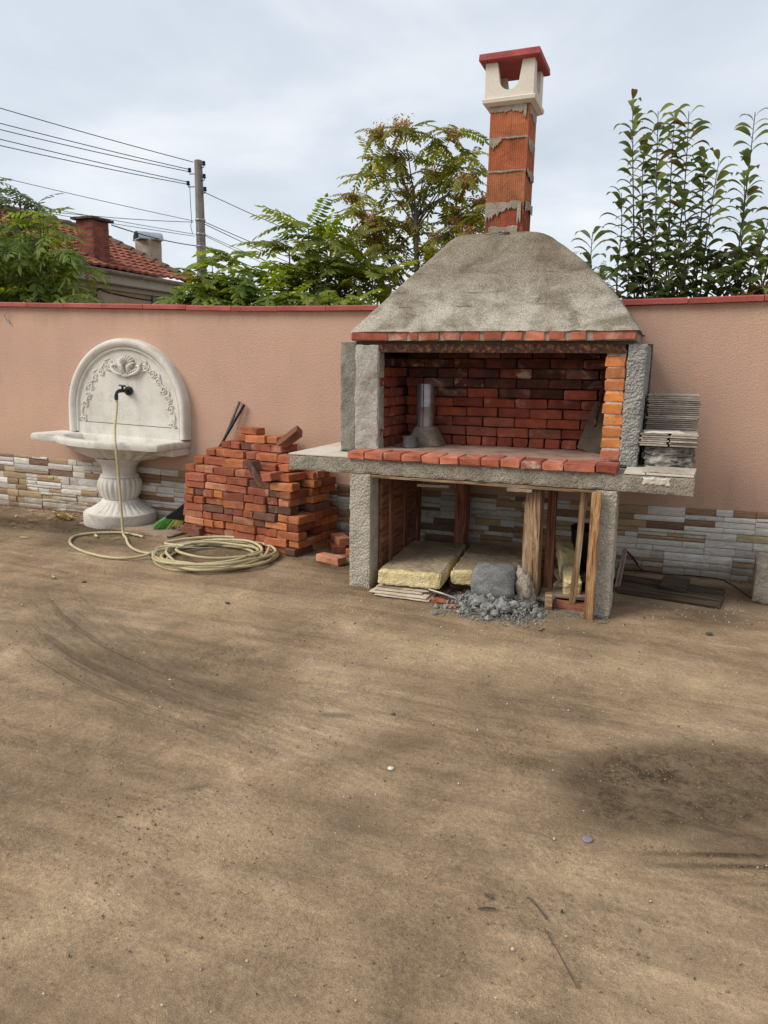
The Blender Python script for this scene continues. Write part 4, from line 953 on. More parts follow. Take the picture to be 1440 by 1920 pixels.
# ------------------------------------------------------------------ wall fountain
def fountain():
    TILT = Matrix.Translation((-5.2, 0, .9)) @ Matrix.Rotation(R(1.45), 4, 'Y') @ Matrix.Translation((5.2, 0, -.9))
    t = thing('wall_fountain', 'white cast stone wall fountain with arched carved back and fluted pedestal', 'fountain', (-5.2, -.25, 0))
    CX = -5.225
    def P(name, mb, sm=35, mat=M_MARBLE, parent=t, tri=False): return put(name, mb.mesh(name, sm, tri), mat, parent, TILT.copy() if parent is t else TILT.copy())
    # arch outline: straight legs then a slightly raised half circle
    Z0, ZS, Rw, Rh = .888, 1.12, .742, .735
    def arch(off, n=48, z0=Z0):
        p = [(CX-(Rw-off), z0)]
        for i in range(n+1):
            a = math.pi-math.pi*i/n; p.append((CX+(Rw-off)*math.cos(a), ZS+(Rh-off)*math.sin(a)))
        p.append((CX+(Rw-off), z0)); return p
    mb = MB(); mb.prism(arch(.03), .05, Matrix.Translation((0, -.052, 0))); P('back_panel', mb, 30, M_MARBLE, t, True)
    # moulded frame swept along the arch: (inset, proud)
    prof = [(0, .0), (0, .07), (.008, .092), (.022, .104), (.045, .106), (.066, .096), (.078, .082), (.086, .070), (.092, .072), (.100, .075), (.108, .072), (.113, .062), (.116, .045), (.116, .0)]
    rings = []
    A = [arch(o, 56) for o, _ in prof]
    mb = MB(); m = len(A[0]); v = []; 
    for i in range(m):
        for j, (o, d) in enumerate(prof): v.append((A[j][i][0], -d, A[j][i][1]))
    k = len(prof); f = [(i*k+j, i*k+j+1, (i+1)*k+j+1, (i+1)*k+j) for i in range(m-1) for j in range(k-1)]
    f += [tuple(range(k)), tuple(reversed(range((m-1)*k, m*k)))]
    mb.add(v, f); P('arch_frame', mb, 40)
    # carved scrolls up both sides
    def spiral(mb, c, r0, turns, a0, sgn, w=.011, y=-.054):
        pts = []; n = int(26*turns)
        for i in range(n+1):
            u = i/n; a = a0+sgn*u*turns*2*math.pi; q = r0*(1-u*.85); pts.append((c[0]+q*math.cos(a), y, c[1]+q*math.sin(a)))
        mb.tube(pts, [w*(.75+.5*math.sin(math.pi*i/n)) for i in range(n+1)], 6)
    def vine(side):
        mb = MB(); rr = random.Random(4)
        for i in range(7):
            u = i/6; a = R(6)+u*R(58); 
            x = CX+side*(Rw-.185)*math.cos(a); z = ZS-.12+(Rh-.07)*math.sin(a)*(.95)
            if i == 0: z = 1.02; x = CX+side*(Rw-.18)
            sg = side*(1 if i % 2 else -1); r0 = .040 if i % 2 else .034
            spiral(mb, (x, z), r0, 1.5, a*side+(0 if side > 0 else math.pi)+1.2*i, sg, .0085)
            a2 = a+R(5); x2 = CX+side*(Rw-.175)*math.cos(a2); z2 = ZS-.12+(Rh-.06)*math.sin(a2)*.95
            mb.tube(bez((x, -.053, z+.03), (x+side*.05*(-1)**i, -.058, z+.06), (x2, -.053, z2+.05), 8), [.004+.006*math.sin(math.pi*q/8) for q in range(9)], 6)
            for q in range(3):
                b = rr.uniform(0, 6.28); mb.tube([(x+.03*math.cos(b), -.052, z+.03*math.sin(b)), (x+.045*math.cos(b+.3), -.057, z+.045*math.sin(b+.3)), (x+.058*math.cos(b+.7), -.052, z+.055*math.sin(b+.7))], [.004, .009, .003], 6)
        P('carved_scroll', mb, 60)
    vine(-1); vine(1)
    # shell cartouche
    mb = MB(); sx, sz = CX+.01, 1.60
    for i in range(9):
        a = R(14)+R(152)*i/8; mb.tube([(sx+.03*math.cos(a), -.055, sz+.015+.03*math.sin(a)), (sx+.075*math.cos(a), -.075, sz+.015+.075*math.sin(a)), (sx+.115*math.cos(a), -.066, sz+.015+.110*math.sin(a)), (sx+.128*math.cos(a), -.055, sz+.015+.122*math.sin(a))], [.006, .014, .017, .008], 8)
    for s in (-1, 1):
        mb.tube(catmull([(sx+s*.012, -.06, sz-.10), (sx+s*.04, -.078, sz-.05), (sx+s*.05, -.08, sz+.0), (sx+s*.085, -.07, sz+.02), (sx+s*.08, -.07, sz-.015), (sx+s*.06, -.07, sz-.01)], 5), [.008+.012*math.sin(math.pi*min(1, q/20)) for q in range(26)], 8)
        mb.tube(catmull([(sx+s*.02, -.06, sz-.115), (sx+s*.09, -.08, sz-.10), (sx+s*.155, -.08, sz-.075), (sx+s*.20, -.07, sz-.03), (sx+s*.185, -.068, sz+.012), (sx+s*.155, -.065, sz+.0), (sx+s*.165, -.062, sz-.025)], 6), [.007+.015*math.sin(math.pi*min(1, q/34)) for q in range(37)], 8)
        for q in range(6):
            x = sx+s*(.05+.026*q); z = sz-.105+.012*q; mb.tube([(x, -.07, z), (x+s*.006, -.082, z+.022), (x+s*.002, -.062, z+.046)], [.007, .010, .004], 6)
        mb.tube([(sx+s*.215, -.055, sz-.055), (sx+s*.245, -.064, sz-.05), (sx+s*.265, -.055, sz-.055)], [.006, .016, .006], 7)
        mb.tube([(sx+s*.20, -.055, sz+.02), (sx+s*.225, -.062, sz+.045), (sx+s*.215, -.055, sz+.06)], [.004, .010, .004], 7)
    for q in range(-2, 3): mb.tube([(sx+q*.012, -.06, sz-.085), (sx+q*.020, -.075, sz-.125), (sx+q*.026, -.057, sz-.150+abs(q)*.010)], [.008, .010, .004], 6)
    mb.v = [(sx+(x-sx)*.86, y, sz-.02+(z-sz)*.80) for x, y, z in mb.v]; P('shell_ornament', mb, 60)
    # counter with sunk basin
    ZC = .872
    out = catmull([(-6.14, -.004), (-6.16, -.20), (-6.17, -.40), (-6.09, -.435), (-5.86, -.43), (-5.78, -.46), (-5.62, -.555), (-5.42, -.61), (-5.20, -.625), (-5.0, -.60), (-4.83, -.545), (-4.66, -.515), (-4.575, -.50), (-4.525, -.46), (-4.51, -.2), (-4.505, -.004)], 6)
    out = [Vector((p[0], p[1], 0)) for p in out]
    inn = catmull([(-5.80, -.09), (-5.84, -.22), (-5.78, -.36), (-5.60, -.48), (-5.40, -.535), (-5.20, -.545), (-5.0, -.52), (-4.80, -.44), (-4.67, -.33), (-4.64, -.2), (-4.66, -.09)], 6)
    inn = [Vector((p[0], p[1], 0)) for p in inn]
    def resample(pl, n):
        d = [0]
        for a, b in zip(pl, pl[1:]): d.append(d[-1]+(b-a).length)
        o = []
        for i in range(n):
            q = d[-1]*i/(n-1); j = max(0, min(len(pl)-2, next((k_ for k_ in range(len(d)-1) if d[k_+1] >= q-1e-9), len(pl)-2)))
            o.append(pl[j].lerp(pl[j+1], (q-d[j])/max(1e-9, d[j+1]-d[j])))
        return o
    NN = 90
    of = resample(out, NN-24)+[Vector((-4.505+(-6.14+4.505)*i/25, -.004, 0)) for i in range(1, 25)]
    inf = resample(inn, NN-24)+[Vector((-4.66+(-5.80+4.66)*i/25, -.09, 0)) for i in range(1, 25)]
    cen = Vector((-5.24, -.28, 0))
    def ring(pl, s, z, c=cen, ymax=-.003): return [(c.x+(p.x-c.x)*s, min(ymax, c.y+(p.y-c.y)*s), z) for p in pl]
    mb = MB(); mb.loft([ring(of, .975, ZC-.072), ring(of, .995, ZC-.066), ring(of, 1.006, ZC-.045), ring(of, 1.006, ZC-.022), ring(of, .995, ZC-.006), ring(of, .982, ZC), ring(inf, 1.02, ZC, cen, -.07), ring(inf, 1.0, ZC-.006, cen, -.075),
                        ring(inf, .97, ZC-.03, cen, -.08), ring(inf, .86, ZC-.12, cen, -.1), ring(inf, .55, ZC-.16), ring(inf, .1, ZC-.168)], True, True)
    P('basin_counter', mb, 35)
    mb = MB(); mb.box((-5.87, -.062, ZC-.0), (-4.56, -.052, .988)); mb.box((-4.79, -.26, .735), (-4.52, -.003, .80)); P('riser', mb)
    mb = MB(); mb.box((-5.84, -.0545, .9885), (-4.59, -.040, .9945)); P('seam', mb, 35, M_GROUT)  # dark strip painting the shadow gap between riser and panel
    # fluted bowl, half round against the wall
    def lathe_half(mb, prof, n, c, flute=None):
        v = []; k_ = len(prof)
        for i, (rr, z) in enumerate(prof):
            for j in range(n):
                a = 2*math.pi*j/n; q = rr*.925*(1-(flute(a, i) if flute else 0)); x = c[0]+q*math.cos(a)*1.0; y = min(-.012, c[1]+q*math.sin(a)); v.append((x, y, z))
        mb.add(v, [(i*n+j, i*n+(j+1) % n, (i+1)*n+(j+1) % n, (i+1)*n+j) for i in range(k_-1) for j in range(n)]+[tuple(reversed(range(n))), tuple(range((k_-1)*n, k_*n))])
    mb = MB(); lp = [(.20, .652), (.27, .655), (.36, .675), (.45, .715), (.525, .765), (.565, .805), (.57, .825)]
    def bowlf(a, i): return [.0, .0, .07, .10, .085, .03, 0][i]*1.25*(1-abs(math.sin(a*13)))**.9
    v = []; n = 256
    for i, (rr, z) in enumerate(lp):
        for j in range(n):
            a = 2*math.pi*j/n; q = rr*(1-bowlf(a, i)); v.append((-5.255+q*1.14*math.cos(a), min(-.012, -.10+q*.88*math.sin(a)), z))
    mb.add(v, [(i*n+j, i*n+(j+1) % n, (i+1)*n+(j+1) % n, (i+1)*n+j) for i in range(len(lp)-1) for j in range(n)]+[tuple(reversed(range(n)))]); P('fluted_bowl', mb, 60)
    # pedestal: neck, fluted urn, fluted foot, plinth
    pc = (-5.235, -.19)
    pr = [(.245, .668), (.25, .655), (.235, .635), (.195, .60), (.180, .56), (.178, .52), (.182, .50), (.205, .490), (.208, .480), (.198, .474)]
    mb = MB(); lathe_half(mb, pr, 48, pc); P('pedestal_neck', mb, 50)
    pr = [(.198, .476), (.222, .45), (.236, .41), (.234, .36), (.214, .30), (.190, .262), (.178, .246)]
    mb = MB(); lathe_half(mb, pr, 240, pc, lambda a, i: [0, .02, .035, .035, .03, .015, 0][i]*abs(math.cos(a*11))**4 * 1.6); P('pedestal_urn', mb, 60)
    pr = [(.186, .248), (.196, .240), (.200, .230), (.215, .212), (.27, .175), (.335, .140), (.375, .125)]
    mb = MB(); lathe_half(mb, pr, 240, pc, lambda a, i: [0, 0, 0, .02, .035, .03, 0][i]*abs(math.cos(a*14))**5 * 1.4); P('pedestal_foot', mb, 60)
    pr = [(.385, -.012), (.392, .0), (.394, .10), (.388, .118), (.374, .126)]
    mb = MB(); lathe_half(mb, pr, 72, pc); P('plinth', mb, 40, mineral('stained_plinth', (.36, .31, .25), (.53, .485, .42), (.62, .58, .51), 4, 50, .5, .006, .85, .35, 0, True))
    # tap
    tp = thing('garden_tap', 'old black tap fixed in the fountain back with hose on it', 'tap', (-5.18, -.06, 1.335))
    x, z = -5.178, 1.335
    def MBy(prof, c):
        mb = MB(); mb.lathe(prof, 24); M = TR(c, (R(90), 0, 0)); mb.v = [tuple(M @ Vector(q)) for q in mb.v]; return mb
    put('flange', MBy([(.042, .0), (.046, .006), (.046, .026), (.038, .034), (.018, .036)], (x, -.052, z)).mesh('flange', 30), M_BLACK, tp)
    mb = MB(); mb.tube(catmull([(x, -.08, z), (x-.006, -.15, z+.004), (x-.012, -.20, z), (x-.016, -.225, z-.02), (x-.018, -.23, z-.05)], 5), [.019]*10+[.016]*11, 12); put('spout', mb.mesh('spout', 40), M_BLACK, tp)
    mb = MB(); mb.tube([(x-.004, -.15, z), (x-.004, -.15, z+.055)], .012, 10); mb.tube([(x-.045, -.15, z+.056), (x+.03, -.15, z+.050)], [.008, .011], 8); put('handle', mb.mesh('handle', 40), M_BLACK, tp)
    mb = MB(); mb.tube([(x-.018, -.23, z-.04), (x-.019, -.23, z-.085)], [.021, .018], 12); put('hose_connector', mb.mesh('hose_connector', 40), plain('dark_blue_plastic', (.02, .025, .05), .45), tp)
    # dark puddle stain is in the ground; broken slab pieces beside the plinth
    o = put('floor_patch', rough_box('floor_patch', (1.25, .5, .012), .05, .004, 8, 3, 3, .05), mineral('pinkish_screed', (.22, .15, .11), (.33, .235, .175), (.40, .30, .23), 5, 60, .5, .006), None, TR((-4.93, -.30, .001), (0, 0, R(-8)))); tag(o, 'thin broken pinkish screed patch around the fountain foot', 'screed patch')
fountain()

def hose():
    r = random.Random(2); c = Vector((-3.54, -1.06, 0)); pts = []
    pts += [(-5.196, -.23, 1.26), (-5.19, -.235, 1.20), (-5.13, -.33, 1.08), (-5.0, -.50, .98), (-4.885, -.635, .885), (-4.85, -.668, .80), (-4.835, -.675, .62), (-4.82, -.685, .38), (-4.80, -.70, .16), (-4.77, -.73, .03), (-4.66, -.82, .014), (-4.48, -1.0, .012), (-4.30, -1.13, .012), (-4.13, -1.19, .013), (-3.98, -1.17, .02)]
    # coil: loops of differing size, each settling on the ones below
    a0 = math.pi+.15; loops = [(.50, .56), (.46, .50), (.54, .60), (.43, .52), (.56, .58), (.40, .47), (.53, .63), (.35, .45)]
    tot = len(loops); n = 22
    ma = R(-62)
    for li, (rx, ry) in enumerate(loops):
        ox, oy = r.uniform(-.05, .05), r.uniform(-.05, .05)
        for i in range(n):
            q = i/n; a = a0+q*2*math.pi
            w = 1+.05*math.sin(3*a+li)+.03*math.sin(5*a+li*2)
            x, y = ry*w*.86*math.cos(a), rx*w*.90*math.sin(a)
            z = .014+.021*max(0, (li*.42+.5*math.sin(a*2+li*1.7)))
            pts.append((c.x+ox+x*math.cos(ma)*-1*.0+x*.93, c.y+oy+y*1.0, z))
    pts += [(-3.97, -1.22, .06), (-4.05, -1.33, .03), (-4.18, -1.41, .014), (-4.36, -1.43, .012), (-4.63, -1.37, .012), (-4.88, -1.25, .012), (-5.05, -1.11, .012), (-5.15, -.95, .012), (-5.13, -.83, .012), (-5.02, -.72, .012), (-4.82, -.655, .016), (-4.56, -.70, .012)]
    P = catmull(pts, 6); mb = MB(); mb.tube(P, .0125, 8)
    k = NT('pale_hose', .5, .4); a = k.noise(k.pos(), 2.5, 4, .6); c_ = k.ramp(a, [(.3, (.36, .29, .155)), (.5, (.46, .385, .215)), (.7, (.53, .46, .30))])
    b = k.noise(k.pos(), 40, 3, .6); c_ = k.mix(.25, c_, k.ramp(b, [(.3, .3), (.7, .7)]), 'OVERLAY')
    tag(put('garden_hose', mb.mesh('garden_hose', 60), k.done(c_)), 'pale yellow garden hose running from the tap into a loose coil', 'hose')
    mb = MB(); mb.tube(catmull([(-4.02, -1.26, .07), (-3.95, -1.21, .09), (-3.80, -1.14, .085), (-3.62, -1.1, .09), (-3.45, -1.0, .08)], 6), .004, 5); tag(put('tie_wire', mb.mesh('tie_wire', 60), M_STEEL), 'thin grey wire tying the hose coil together', 'wire')
hose()

def tools():
    t = thing('broom', 'broom with black handle and green and yellow bristles leaning behind the bricks', 'broom', (-4.5, -.22, 0))
    mb = MB(); mb.tube([(-4.475, -.255, .13), (-4.37, -.21, .33), (-3.845, -.03, 1.235)], [.022, .013, .013], 10); put('handle', mb.mesh('handle', 40), M_BLACK, t)
    q0, q1 = Vector((-4.40, -.225, .27)), Vector((-4.505, -.275, .125)); ax = Vector((.55, .35, -.12)).normalized(); dn = (q1-q0).normalized(); sd = dn.cross(ax).normalized()
    mb = MB(); mb.loft([[tuple(c+ax*(a*w)+sd*(b*h)) for a, b in ((-1, -1), (1, -1), (1, 1), (-1, 1))] for c, w, h in ((q0, .020, .016), (q0.lerp(q1, .5), .045, .022), (q1, .085, .028), (q1+dn*.02, .088, .028))]); put('broom_head', mb.mesh('broom_head', 30), M_BLACK, t)
    r = random.Random(3)
    for nm, c, s0, s1 in (('green_bristles', (.10, .30, .05), -1, .05), ('yellow_bristles', (.55, .50, .12), .0, 1)):
        mb = MB()
        for _ in range(260):
            a = r.uniform(s0, s1); p0 = q1+dn*.015+ax*(a*.085)+sd*r.uniform(-.026, .026); p1 = p0+dn*r.uniform(.12, .15)+ax*(a*.05+r.uniform(-.012, .012))+sd*r.uniform(-.03, .03); p1.z = max(p1.z, .006)
            mb.tube([p0, (p0+p1)/2+Vector((0, 0, .006)), p1], .0024, 4, False)
        put(nm, mb.mesh(nm), plain(nm+'_colour', c, .6), t)
    mb = MB(); mb.tube([(-4.40, -.16, .10), (-3.90, -.025, 1.26)], [.012, .013], 9); 
    t2 = thing('dustpan', 'long handled grey mauve dustpan leaning beside the broom behind the bricks', 'dustpan', (-4.4, -.2, 0)); put('handle', mb.mesh('handle', 40), plain('grey_handle', (.13, .12, .115), .6), t2)
    mb = MB(); M = TR((-4.36, -.26, .05), (R(12), R(-14), R(-10))); mb.box((-.14, -.11, 0), (.14, .11, .008), M); mb.box((-.14, .10, .008), (.14, .11, .06), M); mb.box((-.14, -.11, .008), (-.13, .10, .04), M); mb.box((.13, -.11, .008), (.14, .10, .04), M)
    put('pan', mb.mesh('pan'), plain('mauve_plastic', (.14, .10, .11), .6), t2)
tools()

# ------------------------------------------------------------------ house, pole and wires beyond the wall
M_ROOF = None
def roof_mat():
    k = NT('clay_roof_tile', .9, .2); p = k.pos()
    cell = k.voro(k.scale(p, (4, 4.5, 4)), 1.0, 'F1', 'Color'); sp = k.n('SeparateColor'); k.L(cell, sp.inputs[0])
    c = k.ramp(sp.outputs[0], [(.1, (.20, .064, .038)), (.4, (.29, .094, .054)), (.7, (.33, .120, .070)), (.95, (.22, .085, .058))])
    a = k.noise(p, 5, 6, .65); c = k.mix(k.math('MULTIPLY', k.step(a, .5, .72), .6), c, (.10, .065, .05))
    return k.done(c, k.bump(a, .4, .01))
M_ROOF = roof_mat()
def tile_slope(mb, p0, along, up, n_along, n_up, w, l, amp=.03, th=.025, keep=None):
    """rows of curved clay tiles: p0 eave corner, unit vectors along and up the slope"""
    a, u = Vector(along).normalized(), Vector(up).normalized(); nn = a.cross(u)
    if nn.z < 0: nn = -nn
    r = random.Random(3)
    for j in range(n_up):
        for i in range(n_along):
            if keep and not keep(i*w, j*l): continue
            dj = r.uniform(-.012, .012); v = []; lift = r.uniform(0, .012)
            for q in range(7):
                s = q/6; hgt = amp*(math.cos(s*2*math.pi)*-.5+.5)
                for e in (0, 1):
                    b = Vector(p0)+a*(i+s*1.02)*w+u*((j+e*1.12)*l+dj)
                    v.append(b+nn*(hgt+lift+(th+.022 if e == 0 else .012)))
            f = [(q*2, q*2+2, q*2+3, q*2+1) for q in range(6)]
            k = len(v); v += [v[q*2]-nn*(.045) for q in range(7)]
            f += [(q*2, k+q, k+q+1, q*2+2) for q in range(6)]
            mb.add(v, f)
def house():
    t = thing('tiled_house', 'old beige house with red clay tile roof and brick chimney behind the wall', 'house', (-13, 5.2, 0))
    Y0, Y1, XE, XR, ZE, ZR = 2.2, 8.05, -10.62, -13.0, 3.30, 4.60
    mb = MB(); XW = 2*XR-XE
    v = [(XE, Y0, 0), (XE, Y0, ZE), (XR, Y0, ZR-.12), (XW, Y0, ZE), (XW, Y0, 0)]; v += [(x, Y1, z) for x, y, z in v]
    mb.add(v, [(0, 1, 2, 3, 4), (9, 8, 7, 6, 5)]+[(i, 5+i, 5+(i+1) % 5, (i+1) % 5) for i in range(5)])
    put('house_wall', mb.mesh('house_wall'), mineral('beige_plaster', (.26, .20, .135), (.34, .27, .185), (.40, .325, .235), 2, 40, .4, .006, .95, .3, 0, True), t)
    mb = MB(); up = Vector((XR-(-10.22), 0, ZR-3.37)); sl = up.length; tile_slope(mb, (-10.22, Y0-.2, 3.37), (0, 1, 0), up, 28, 12, .223, sl/12)
    tag(put('roof_tiles', mb.mesh('roof_tiles'), M_ROOF, t), kind='stuff')
    mb = MB(); tile_slope(mb, (2*XR+10.22, Y0-.2, 3.37), (0, 1, 0), (-up.x, 0, up.z), 28, 12, .223, sl/12); tag(put('roof_tiles', mb.mesh('roof_tiles'), M_ROOF, t), kind='stuff')
    mb = MB(); r = random.Random(4)
    for i in range(16): 
        y = Y0-.2+i*.39; mb.tube([(XR, y, ZR+.02), (XR, y+.42, ZR+.035)], [.10, .115], 10)
    for i in range(9):
        a = Vector((-10.22, 8.06, 3.40)); b = Vector((XR, 8.06, ZR+.02)); p, q = a.lerp(b, i/9), a.lerp(b, (i+1.05)/9); mb.tube([p+Vector((0, 0, .03)), q+Vector((0, 0, .015))], [.10, .085], 10)
    put('ridge_tiles', mb.mesh('ridge_tiles', 40), mineral('mossy_ridge', (.075, .05, .04), (.13, .08, .06), (.19, .11, .08), 6, 40, .5, .008), t)
    mb = MB(); mb.box((-10.60, Y0-.1, 3.13), (-10.36, Y1, 3.16)); mb.box((-10.38, Y0-.1, 3.14), (-10.35, Y1, 3.34)); mb.box((-10.61, Y0-.1, 3.04), (-10.54, Y1, 3.12)); put('eave_board', mb.mesh('eave_board'), mineral('weathered_fascia', (.27, .25, .21), (.36, .335, .285), (.42, .39, .34), 3, 40, .3, .004, .9, .3, 0, True), t)
    mb = MB(); pr = [(.065*math.cos(a), .065*math.sin(a)) for a in [math.pi+math.pi*i/10 for i in range(11)]]; pr += [(x*.9, z*.9) for x, z in reversed(pr)]
    mb.loft([[(-10.26+x, y, 3.36+z) for x, z in pr] for y in (Y0-.2, Y1+.1)]); put('gutter', mb.mesh('gutter', 40), M_STEEL, t)
    mb = MB(); ya, yb, za, zb = 7.20, 7.98, 2.15, 3.02
    for a, b in (((ya, za), (yb, za+.07)), ((ya, zb-.07), (yb, zb)), ((ya, za+.07), (ya+.07, zb-.07)), ((yb-.07, za+.07), (yb, zb-.07)), (((ya+yb)/2-.03, za+.07), ((ya+yb)/2+.03, zb-.07))): mb.box((XE+.002, a[0], a[1]), (XE+.05, b[0], b[1]))
    f = put('window', mb.mesh('window'), plain('grey_window_frame', (.20, .18, .16), .7), t)
    k = NT('window_glass', .08, .5); k.done((.03, .035, .04))
    mb = MB(); mb.box((XE+.003, ya+.07, za+.07), (XE+.02, yb-.07, zb-.07)); put('pane', mb.mesh('pane'), k.m, f)
    mb = MB(); mb.tube(catmull([(XE+.015, 5.55, 2.6), (XE+.015, 5.6, 3.0), (XE+.02, 5.9, 2.98), (XE+.015, 6.8, 2.94), (XE+.015, 7.9, 2.95)], 4), .012, 5); put('house_cable', mb.mesh('house_cable', 60), M_BLACK, t)
    # brick chimney
    kb = NT('chimney_brickwork', .95, .2); tc = kb.n('TexCoord'); mp = kb.n('Mapping'); kb.L(tc.outputs['Object'], mp.inputs[0])
    sx = kb.n('SeparateXYZ'); kb.L(tc.outputs['Object'], sx.inputs[0]); cb = kb.n('CombineXYZ'); kb.L(kb.math('ADD', sx.outputs[0], sx.outputs[1]), cb.inputs[0]); kb.L(sx.outputs[2], cb.inputs[1])
    bt = kb.n('TexBrick'); kb.L(cb.outputs[0], bt.inputs['Vector']); bt.inputs['Scale'].default_value = 1.0; bt.inputs['Brick Width'].default_value = .25; bt.inputs['Row Height'].default_value = .078; bt.inputs['Mortar Size'].default_value = .012
    bt.inputs['Color1'].default_value = (.30, .075, .045, 1); bt.inputs['Color2'].default_value = (.17, .045, .03, 1); bt.inputs['Mortar'].default_value = (.14, .10, .08, 1)
    a = kb.noise(tc.outputs['Object'], 7, 6, .65); c = kb.mix(.5, bt.outputs['Color'], kb.ramp(a, [(.3, .15), (.7, .75)]), 'OVERLAY')
    mbk = kb.done(c, kb.bump(kb.math('ADD', a, kb.math('MULTIPLY', bt.outputs['Fac'], -1.2)), .8, .02))
    ch = put('brick_chimney', rough_box('brick_chimney', (.40, .44, 1.05), .05, .010, 9, 3, 3, .02), mbk, t, TR((-10.68, 5.65, 3.22)))
    put('chimney_slab', rough_box('chimney_slab', (.54, .58, .05), .06, .006, 9, 4, 3, .01), mineral('dark_slab', (.035, .032, .03), (.06, .055, .05), (.10, .09, .08), 6, 50, .5, .006), ch, TR((-10.68, 5.65, 4.27)))
    # rendered chimney on the far gable with an arched sheet metal cowl
    c2 = put('rendered_chimney', rough_box('rendered_chimney', (.42, .42, 4.40), .12, .012, 6, 5, 3, .01), mineral('patchy_render', (.21, .155, .115), (.33, .265, .20), (.42, .36, .29), 5, 40, .6, .01, .95, .4), t, TR((-11.66, 8.50, 0)))
    mb = MB(); prf = [(.30*math.cos(q), .22*math.sin(q)+(.0)) for q in [math.pi*i/16 for i in range(17)]]; inn = [(x*.95, z*.95) for x, z in reversed(prf)]
    cw = Matrix.Translation((-11.66, 8.50, 4.42)) @ Matrix.Rotation(R(-34), 4, 'Z') @ Matrix.Scale(.78, 4)
    mb.loft([[tuple(cw @ Vector((x, y, z))) for x, z in prf+inn] for y in (-.36, .36)]); put('metal_cowl', mb.mesh('metal_cowl', 40), plain('new_sheet_metal', (.42, .45, .48), .35, .7, .3, 6), c2)
    mb = MB(); mb.box((-.34, -.36, -.03), (.34, .36, .0), cw); put('cowl_plate', mb.mesh('cowl_plate'), M_STEEL, c2)
    # second house far off to the right: only a corner of its roof rises over the wall
    t = thing('distant_house', 'distant house of which one red roof corner shows above the wall at right', 'house', (5, 17, 0))
    mb = MB(); mb.box((1.9, 14.3, 0), (9, 20, 3.25)); put('house_wall', mb.mesh('house_wall'), bpy.data.materials['beige_plaster'], t)
    mb = MB(); tile_slope(mb, (1.3, 14.0, 3.32), (1, 0, 0), (0, 3.0, 1.65), 34, 12, .23, .285, .03, .025, lambda a, b: b*.876 < a+.1 and b*.876 < 7.7-a)
    tile_slope(mb, (1.3, 20.4, 3.32), (0, -1, 0), (3.0, 0, 1.65), 28, 12, .23, .285, .03, .025, lambda a, b: b*.876 < a+.1 and b*.876 < 6.3-a); tag(put('roof_tiles', mb.mesh('roof_tiles'), M_ROOF, t), kind='stuff')
    mb = MB(); mb.add([(1.3, 14.0, 3.30), (9.1, 14.0, 3.30), (9.1, 20.4, 3.30), (1.3, 20.4, 3.30), (4.3, 17.2, 4.95), (6.5, 17.2, 4.95)], [(0, 3, 2, 1), (0, 1, 5, 4), (1, 2, 5), (2, 3, 4, 5), (3, 0, 4)]); put('roof_deck', mb.mesh('roof_deck'), M_GROUT, t)
house()

